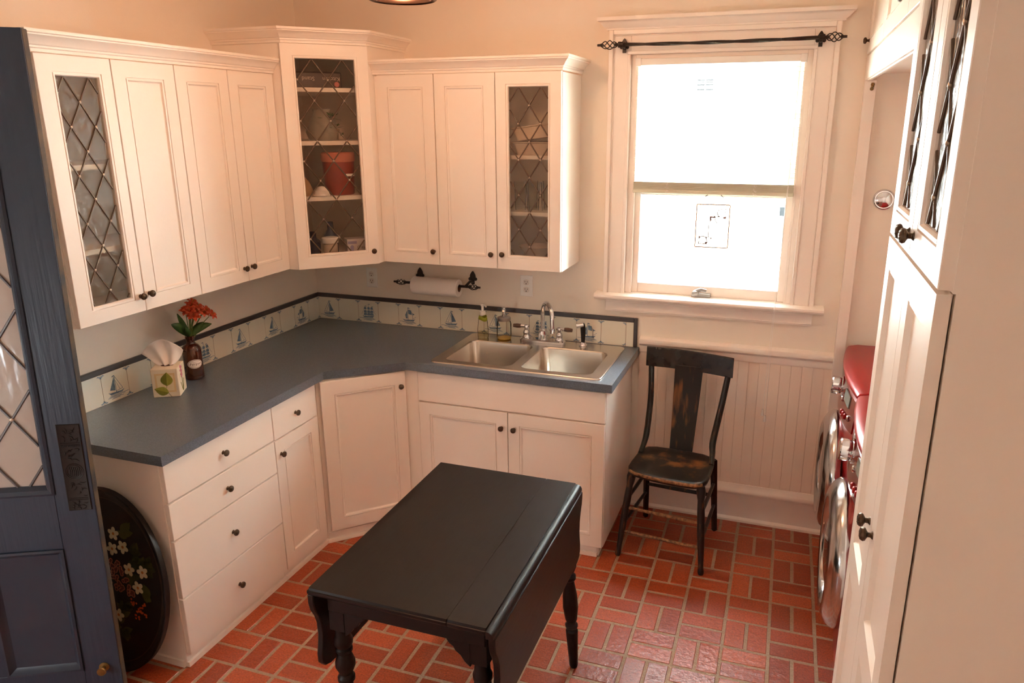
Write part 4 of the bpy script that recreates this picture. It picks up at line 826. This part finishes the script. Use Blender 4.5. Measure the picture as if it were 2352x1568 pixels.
qx0, qx1, qz0, qz1 = p0 + .026, p1 - .026, z0 + .026, z1 - .026
g = MB(MDr).box(qx0, qx1, .016, .019, qz0, qz1).build('glass_pane', M['obscure'], d, smooth=False)
b = MB(MDr); hx, hz = .0885, .131; ox, oz = -.209, 1.148; sl = hz / hx
for sgn in (1, -1):
    for k in range(-20, 21):
        c0 = oz + 2 * k * hz - sgn * sl * ox; pts = []
        for xx in (qx0, qx1):
            zz = c0 + sgn * sl * xx
            if qz0 <= zz <= qz1: pts.append((xx, zz))
        for zz in (qz0, qz1):
            xx = (zz - c0) / (sgn * sl)
            if qx0 < xx < qx1: pts.append((xx, zz))
        if len(pts) >= 2 and abs(pts[0][0] - pts[1][0]) > .003: b.tube([(pts[0][0], .0135 + .0008 * sgn, pts[0][1]), (pts[1][0], .0135 + .0008 * sgn, pts[1][1])], .0042, 6, 0, True)
for i in range(-8, 9):
    for j in range(-8, 14):
        if (i + j) % 2 == 0:
            xx, zz = ox + i * hx, oz + j * hz
            if qx0 + .003 < xx < qx1 - .003 and qz0 < zz < qz1: b.lathe([(.008, -.001), (.007, .0025), (.003, .004)], (xx, .0125, zz), (0, -1, 0), 8, 1)
b.build('lead_lattice', [mat('grey_came', (110, 106, 106), .4, metal=.5), M['solder']], g)
# embossed push plate
b = MB(MDr); x0, x1, z0, z1 = -.080, -.010, .823, 1.129
b.rects([(x0, x1, z0, z1, 0), (x0, x1, z0, z1, -.002), (x0 + .002, x1 - .002, z0 + .002, z1 - .002, -.0035), (x0 + .005, x1 - .005, z0 + .005, z1 - .005, -.0025)], True, False)
cx, cz = (x0 + x1) / 2, (z0 + z1) / 2 - .012
for rr in (.027, .022): b.tube([(cx + rr * cos(q), -.0028, cz + rr * sin(q)) for q in [2 * pi * k / 28 for k in range(29)]], .0012, 5)
for k in range(6): xx = cx - .014 + k * .0056; b.tube([(xx, -.0028, cz - .016), (xx + .002, -.0032, cz), (xx, -.0028, cz + .016)], .0012, 5)
for zz in (1.058, 1.064, .862, .868): b.tube([(x0 + .006, -.0028, zz), (x1 - .006, -.0028, zz)], .0010, 5)
for k in range(12): xx = x0 + .008 + k * .0049; b.tube([(xx, -.0028, 1.051), (xx, -.0028, 1.057)], .0012, 5)
for k in range(46):
    zz = rn.choice((rn.uniform(1.07, 1.12), rn.uniform(1.0, 1.045), rn.uniform(.875, .925), rn.uniform(.83, .858))); xx = rn.uniform(x0 + .012, x1 - .012); q = rn.uniform(0, pi); l = rn.uniform(.005, .010)
    b.tube([(xx - l * cos(q), -.0026, zz - l * sin(q)), (xx + .003 * sin(q), -.0034, zz - .003 * cos(q)), (xx + l * cos(q), -.0026, zz + l * sin(q))], [.0007, .0014, .0007], 5)
b.build('push_plate', mat('black_cast_plate', (40, 35, 32), .45, metal=.5), d)
b = MB(MDr); b.lathe([(.017, 0), (.017, .003), (.008, .006), (.007, .018), (.014, .022), (.016, .027), (.014, .031), (0, .032)], (-.052, 0, .205), (0, -1, 0), 18); b.build('door_stop', M['brass'], d)

# ------------------------------------------------------------------ curtain rod
r = thing('curtain_rod', (2.3, -.1, 2.41), 'twisted black iron curtain rod above the window', 'curtain rod')
ry, rz = -.095, 2.411
b = MB(); loops = []
for i in range(61):
    t = i / 60; x = 1.862 + .888 * t; a = t * 2.2 * pi; z = rz - .004 + .004 * (2 * t - 1) ** 2
    loops.append([(x, ry + .0085 * cos(a + k * pi / 2), z + .0085 * sin(a + k * pi / 2)) for k in range(4)])
b.loft(loops); b.build('rod', M['iron'], r, smooth=False)
for x in (1.866, 2.742):
    b = MB(); spade(b, x, -.036, 2.414, 1.0); b.tube([(x, -.04, 2.40), (x, -.075, 2.402), (x, ry, 2.404)], [.008, .007, .011], 8); b.lathe([(.013, -.008), (.013, .008)], (x, ry, rz), (1, 0, 0), 10); b.build('bracket', M['iron'], r, bevel=.001)
for x0, x1, xs in ((1.846, 1.762, -1), (2.760, 2.832, 1)):
    b = MB(); basket(b, (x0, ry, rz), (x1, ry, rz), .0165, .0024, .8, 4, .014); b.lathe([(.012, -.006), (.014, -.004), (.014, .004), (.012, .006)], (x0 - xs * .008, ry, rz), (1, 0, 0), 10); b.build('finial', M['iron'], r)

# ------------------------------------------------------------------ mini blind, half raised
BX0, BX1 = WX0 + .03, WX1 - .03
r = thing('window_blind', (2.306, -.01, 1.72), 'white slatted blind drawn half way down the window', 'blind')
b = MB(); b.box(BX0 - .004, BX1 + .004, -.024, .012, 2.322, 2.352); b.box(BX0 - .006, BX0 + .022, -.027, .014, 2.318, 2.355); b.box(BX1 - .022, BX1 + .006, -.027, .014, 2.318, 2.355); b.build('head_rail', M['white'], r, bevel=.002)
b = MB(); z = 2.30
while z > 1.79:
    rows = [[(x, -.018 + .012 * k, z + .0022 * (1 - (k - 1) ** 2) - .0012 * k) for k in range(3)] for x in (BX0, BX1)]; b.loft(rows, 0, False, False, False); z -= .0205
b.build('slats', M['slat'], r, solidify=.0005)
b = MB(); 
for k in range(14): zz = 1.741 + k * .0026; b.box(BX0 + rn.uniform(0, .003), BX1 - rn.uniform(0, .003), -.019, .007, zz, zz + .0018)
b.build('slat_stack', M['stack'], r, smooth=False)
b = MB(); b.box(BX0, BX1, -.021, .009, 1.722, 1.7405); b.build('bottom_rail', M['stack'], r, bevel=.003)
b = MB()
for x in (2.095, 2.51): b.tube([(x, -.021, 2.32), (x, -.021, 1.78)], .0008, 4)
for x in (2.095, 2.51):
    for k in range(14): zz = 1.728 + k * .004; b.tube([(x + rn.uniform(-.012, .006), -.0205, zz), (x + rn.uniform(-.004, .012), -.023, zz + rn.uniform(-.006, .006))], .0011, 4)
b.build('ladder_cord', M['white'], r)
b = MB(); cx_ = 2.648; b.tube([(2.665, -.03, 2.32), (2.66, -.034, 1.80), (2.645, -.082, 1.21), (2.635, -.05, .66)], .0011, 5); b.tube([(2.668, -.03, 2.32), (2.663, -.034, 1.80), (2.650, -.084, 1.21), (2.648, -.052, .63)], .0011, 5)
o = b.build('pull_cord', M['white'], r)
b = MB(); b.lathe([(.006, 0), (.0075, .004), (.004, .034), (0, .036)], (2.635, -.05, .628), n=10); b.lathe([(.006, 0), (.0075, .004), (.004, .034), (0, .036)], (2.648, -.052, .598), n=10); b.build('tassel', M['white'], r)

# ------------------------------------------------------------------ stained glass panel hung in the window
r = thing('stained_glass_panel', (2.322, -.008, 1.46), 'small leaded glass panel with a bottle shape hung in the window', 'stained glass')
px0, px1, pz0, pz1, py = 2.243, 2.402, 1.462, 1.672, .006
def Q(u, v): return (px0 + (px1 - px0) * u, pz1 - (pz1 - pz0) * v)
b = MB(); b.box(px0, px1, py, py + .002, pz0, pz1); b.build('clear_glass', M['artclear'], r, smooth=False)
b = MB()
def ln(P, rr): b.tube([(Q(*p)[0], py - .001, Q(*p)[1]) for p in P], rr, 5)
for P in ([(0, 0), (1, 0)], [(0, 1), (1, 1)], [(0, 0), (0, 1)], [(1, 0), (1, 1)]): ln(P, .0031)
b.build('frame', mat('copper_edge', (150, 104, 66), .4, metal=.7), r)
b = MB()
for P in ([(.11, 0), (.11, 1)], [(.89, 0), (.89, 1)], [(.11, .07), (.66, .07)], [(.11, .27), (.42, .27)], [(.11, .38), (.40, .385)], [(.60, .30), (.89, .31)], [(.62, .41), (.75, .42), (.88, .45)], [(.62, .76), (.75, .77), (.88, .82)], [(.11, .92), (.89, .935)], [(.63, .42), (.63, .75)]): ln(P, .0018)
for P in ([(.44, .31), (.46, .35), (.41, .41), (.39, .47), (.39, .75)], [(.57, .31), (.58, .36), (.63, .42)]): ln(P, .0025)
for (u, v, rr) in ((.75, .19, .0185), (.60, .25, .010), (.23, .83, .0185), (.41, .80, .010)): c = Q(u, v); b.tube([(c[0] + rr * cos(q), py - .001, c[1] + rr * sin(q)) for q in [2 * pi * k / 24 for k in range(25)]], .0021, 5)
b.build('lead_lines', M['lead'], r)
b = MB()
for P in ([(.68, .085), (.89, .085), (.89, .12), (.86, .10), (.75, .09)], [(.89, .25), (.89, .32), (.78, .29), (.86, .27)], [(.68, .085), (.66, .12), (.60, .19), (.64, .19), (.65, .15)], [(.41, .27), (.55, .27), (.56, .23), (.59, .29), (.56, .31), (.46, .305), (.44, .36), (.41, .385)], [(.64, .29), (.66, .26), (.72, .285)], [(.11, .74), (.37, .755), (.36, .78), (.31, .77), (.23, .755), (.15, .77), (.11, .80)], [(.11, .87), (.11, .925), (.17, .925), (.13, .90)], [(.29, .925), (.36, .925), (.40, .865), (.36, .86)], [(.46, .765), (.52, .765), (.48, .82), (.46, .81)]): b.prism([Q(*p) for p in P], py - .0012, py - .0002, 'y')
b.build('amber_pieces', M['art'], r, smooth=False)
b = MB(); b.tube([(px0 + .004, py - .001, pz1), (2.284, .008, 1.714)], .0011, 5); b.tube([(px1 - .004, py - .001, pz1), (2.360, .008, 1.713)], .0011, 5); b.tube([(2.278, .014, 1.706), (2.286, .008, 1.715), (2.292, .018, 1.720)], .0022, 6); b.tube([(2.354, .018, 1.719), (2.361, .008, 1.713), (2.368, .014, 1.706)], .0022, 6); b.build('chain', M['lead'], r)

# ------------------------------------------------------------------ laundry machines
def laundry(y0, y1, label, sticker):
    yc = (y0 + y1) / 2; xf = 2.995; r = thing('laundry_machine', (3.32, yc, 0), label, 'washing machine', 'red laundry machines')
    Hh = 1.015
    def bow(y, k=.030): t = (y - yc) / ((y1 - y0) / 2); return k * (1 - t * t)
    ys = [y0 + (y1 - y0) * i / 12 for i in range(13)]
    b = MB(); b.loft([[(3.70, y, .02), (xf + .012, y, .02), (xf + .006 - bow(y, .02), y, .12), (xf - bow(y, .03), y, .82), (xf + .015 - bow(y, .03), y, 1.0), (xf + .025 - bow(y, .03), y, 1.01), (3.70, y, 1.01)] for y in ys]); b.build('cabinet_body', M['red'], r, ang=40, bevel=.006)
    b = MB(); b.loft([[(3.70, y, 1.0105), (xf + .012 - bow(y), y, 1.0105), (xf - .004 - bow(y), y, 1.016), (xf - .006 - bow(y), y, 1.028), (xf + .004 - bow(y), y, 1.040), (xf + .04 - bow(y), y, 1.048), (3.70, y, 1.053)] for y in ys]); b.build('top_panel', M['red'], r, ang=50, bevel=.004)
    b = MB(); ys2 = [y0 + .02 + (y1 - y0 - .04) * i / 12 for i in range(13)]
    def cp(y, z, o): return (xf - bow(y, .03) + (z - .82) / .18 * .015 * (1 if z > .82 else 0) - o, y, z)
    b.loft([[cp(y, .865 - .03 * sin(pi * (y - y0) / (y1 - y0)), 0), cp(y, .865 - .03 * sin(pi * (y - y0) / (y1 - y0)), .010), cp(y, .99, .010), cp(y, 1.0, 0)] for y in ys2], 0); cpn = b.build('control_panel', M['redd'], r, ang=40)
    yk = yc + .02
    b = MB(); k0 = cp(yk, .945, .010); b.lathe([(.045, 0), (.045, .006), (.036, .008), (.036, .018), (.040, .02), (.040, .044), (.036, .048), (0, .048)], k0, (-1, 0, .08), 22); b.build('dial', M['chrome'], cpn)
    for k, (dy, dz) in enumerate(((-.09, .0), (-.13, -.045), (-.17, -.04), (-.21, -.035), (-.27, -.02))):
        b = MB(); b.lathe([(.013, 0), (.013, .004), (.010, .008), (0, .009)], cp(yk + dy, .918 + dz, .010), (-1, 0, .08), 14); b.build('button', M['chrome'] if k in (0, 4) else M['red'], cpn)
    b = MB(); b.loft([[cp(y, .93, .0105), cp(y, .93, .0135), cp(y, .98, .0135), cp(y, .98, .0105)] for y in (yk - .245, yk - .13)]); b.build('display', M['lcd'], cpn)
    b = MB(); c = (xf - .028, yc, .555); b.lathe([(.262, -.005), (.268, .010), (.268, .024), (.250, .046), (.225, .060), (.205, .066), (.192, .060), (.185, .040)], c, (-1, 0, 0), 48, caps=False); dr = b.build('door', M['satin'], r, ang=60)
    b = MB(); b.lathe([(.188, .038), (.16, .044), (.10, .056), (.05, .061), (0, .062)], c, (-1, 0, 0), 40, caps=False); b.build('door_glass', M['darkglass'], dr, ang=60)
    b = MB(); b.box(xf + .05, 3.69, y0 + .01, y1 - .01, 0, .0195); b.build('base', M['black'], r)
    if sticker: b = MB(); b.loft([[cp(y, .72, .002), cp(y, .80, .002), cp(y, .80, .0005), cp(y, .72, .0005)] for y in (y0 + .06, y0 + .12)]); b.build('sticker', M['paper'], r)
laundry(-.765, -.07, 'far red front loading laundry machine against the window wall', False)
laundry(-1.475, -.780, 'near red front loading laundry machine beside the tall pantry', True)

# ------------------------------------------------------------------ cabinet over the machines, pantry, hook, wall disc
MO = frame(2.958, 0, 0, -90)   # local x = -world y
A = thing('overhead_cabinet', (3.3, -1.0, 2.235), 'white cabinet high above the red laundry machines', 'cabinet')
b = MB(); b.box(2.958, 3.70, -2.015, -.0, 2.262, 2.72); b.build('carcass', M['cab'], A, smooth=False)
b = MB(); b.box(2.940, 2.958, -2.015, -.0, 2.236, 2.335); b.box(2.958, 2.972, -2.015, 0, 2.236, 2.262); b.box(2.948, 2.9575, -2.01, -.005, 2.231, 2.2365); b.build('valance', M['cab'], A, bevel=.002)
door(A, MO, .01, .675, 2.340, 2.70, (.06, .06, .06, .06), (.06, 2.395)); door(A, MO, .675, 1.34, 2.340, 2.70, (.06, .06, .06, .06), (1.28, 2.395)); door(A, MO, 1.34, 2.01, 2.340, 2.70, (.06, .06, .06, .06), (1.40, 2.395))
b = MB(); b.lathe([(.006, 0), (.006, .018)], (2.972, -.049, 2.205), (0, 0, 1), 8); b.lathe([(.008, 0), (.008, .004), (.004, .012)], (2.972, -.046, 2.216), (0, -1, 0), 10); b.lathe([(.008, 0), (.008, .004), (.004, .012)], (2.970, -.046, 2.198), (0, -1, 0), 10)
tag(b.build('brass_catch', M['brass']), 'tiny brass catch on the upright board under the overhead cabinet', 'catch')
b = MB(); b.lathe([(.048, .0005), (.048, .008), (.044, .014), (.040, .010), (.036, .010), (.034, .016), (.022, .022), (0, .024)], (3.078, -.0, 1.72), (0, -1, 0), 32)
tag(b.build('wall_cover', M['chrome']), 'round chrome cover on the wall of the laundry alcove', 'wall cover')
PXF, PY0, PY1 = 2.905, -2.020, -2.608
A = thing('pantry_cabinet', (3.2, -2.31, 0), 'tall white pantry cabinet with leaded glass upper doors', 'cabinet')
MP = frame(PXF, PY0, 0, -90); PWd = PY0 - PY1
b = MB(); b.box(PXF + .004, 3.70, PY1, PY1 + .018, 0, 1.83); b.box(PXF, 3.70, PY1, PY1 + .018, 1.83, 2.72); b.box(PXF, 3.70, PY0 - .018, PY0, 0, 2.72); b.box(3.69, 3.70, PY1 + .018, PY0 - .018, 0, 2.72); b.box(PXF, 3.69, PY1 + .018, PY0 - .018, 0, .1); b.box(PXF, 3.69, PY1 + .018, PY0 - .018, 2.70, 2.72); b.box(PXF, 3.69, PY1 + .018, PY0 - .018, 1.815, 1.838)
b.build('carcass', M['cab'], A, smooth=False)
for z in (2.08, 2.36): MB().box(PXF + .03, 3.68, PY1 + .019, PY0 - .019, z, z + .018).build('shelf', M['cab'], A, smooth=False)
h2 = PWd / 2
for x0, x1, kx in ((0, h2, h2 - .028), (h2, PWd, h2 + .028)):
    door(A, MP, x0, x1, 1.832, 2.70, (.055, .055, .06, .055), (kx, 1.872), lattice=(.045, 0.02, .0500, .083))
    for k, (z0, z1) in enumerate(((.105, 1.828),)):
        # tall door with two panels: built as one frame with a middle rail
        g = .0015; X0, X1 = x0 + g, x1 - g; b = MB(MP); T = .02
        def ring(a0, a1, c0, c1):
            b.rects([(a0, a1, c0, c1, -T), (a0 + .002, a1 - .002, c0 + .002, c1 - .002, -T + .003), (a0 + .006, a1 - .006, c0 + .006, c1 - .006, -T + .002), (a0 + .011, a1 - .011, c0 + .011, c1 - .011, -T + .0095)], True, False)
        s_ = .058; P1, P2 = (.165, 1.055), (1.132, 1.768)
        b.box(X0, X0 + s_, -T, 0, z0, z1); b.box(X1 - s_, X1, -T, 0, z0, z1); b.box(X0 + s_, X1 - s_, -T, 0, z0, P1[0]); b.box(X0 + s_, X1 - s_, -T, 0, P1[1], P2[0]); b.box(X0 + s_, X1 - s_, -T, 0, P2[1], z1)
        for c0, c1 in (P1, P2): ring(X0 + s_, X1 - s_, c0, c1)
        dd = b.build('door', M['cab'], A, ang=25); knob(dd, MP, kx, -T, 1.30)

# ------------------------------------------------------------------ ceiling lamp
LX, LY, LZ = 1.418, -1.385, 2.452
r = thing('ceiling_lamp', (LX, LY, ZC), 'ceiling lamp with a dark metal ring at the top of the view', 'lamp')
b = MB(); b.lathe([(.108, 0), (.112, .002), (.112, .024), (.106, .026), (.102, .020), (.102, .004)], (LX, LY, LZ - .006), n=48, caps=False); b.loft([[(LX + cos(a) * rr, LY + sin(a) * rr, z) for a in [2 * pi * k / 48 for k in range(48)]] for rr, z in ((.102, LZ - .002), (.108, LZ - .006))], 0, False, False); b.build('ring', mat('dark_bronze_ring', (70, 50, 38), .25, metal=.9), r)
b = MB(); b.lathe([(.102, .012), (.104, .05), (.096, .10), (.075, .14), (.04, .165), (.03, .17)], (LX, LY, LZ), n=40, caps=False); b.build('shade', M['frost'], r)
b = MB(); b.lathe([(.03, .168), (.03, .20), (.012, .205), (.012, ZC - LZ - .02), (.055, ZC - LZ - .018), (.055, ZC - LZ - .001)], (LX, LY, LZ), n=24); b.build('stem', M['nickel'], r)
light('ceiling_lamp_bulb', 'POINT', (LX, LY, LZ + .12), 20.5, (1.0, 0.57, 0.36), .04)
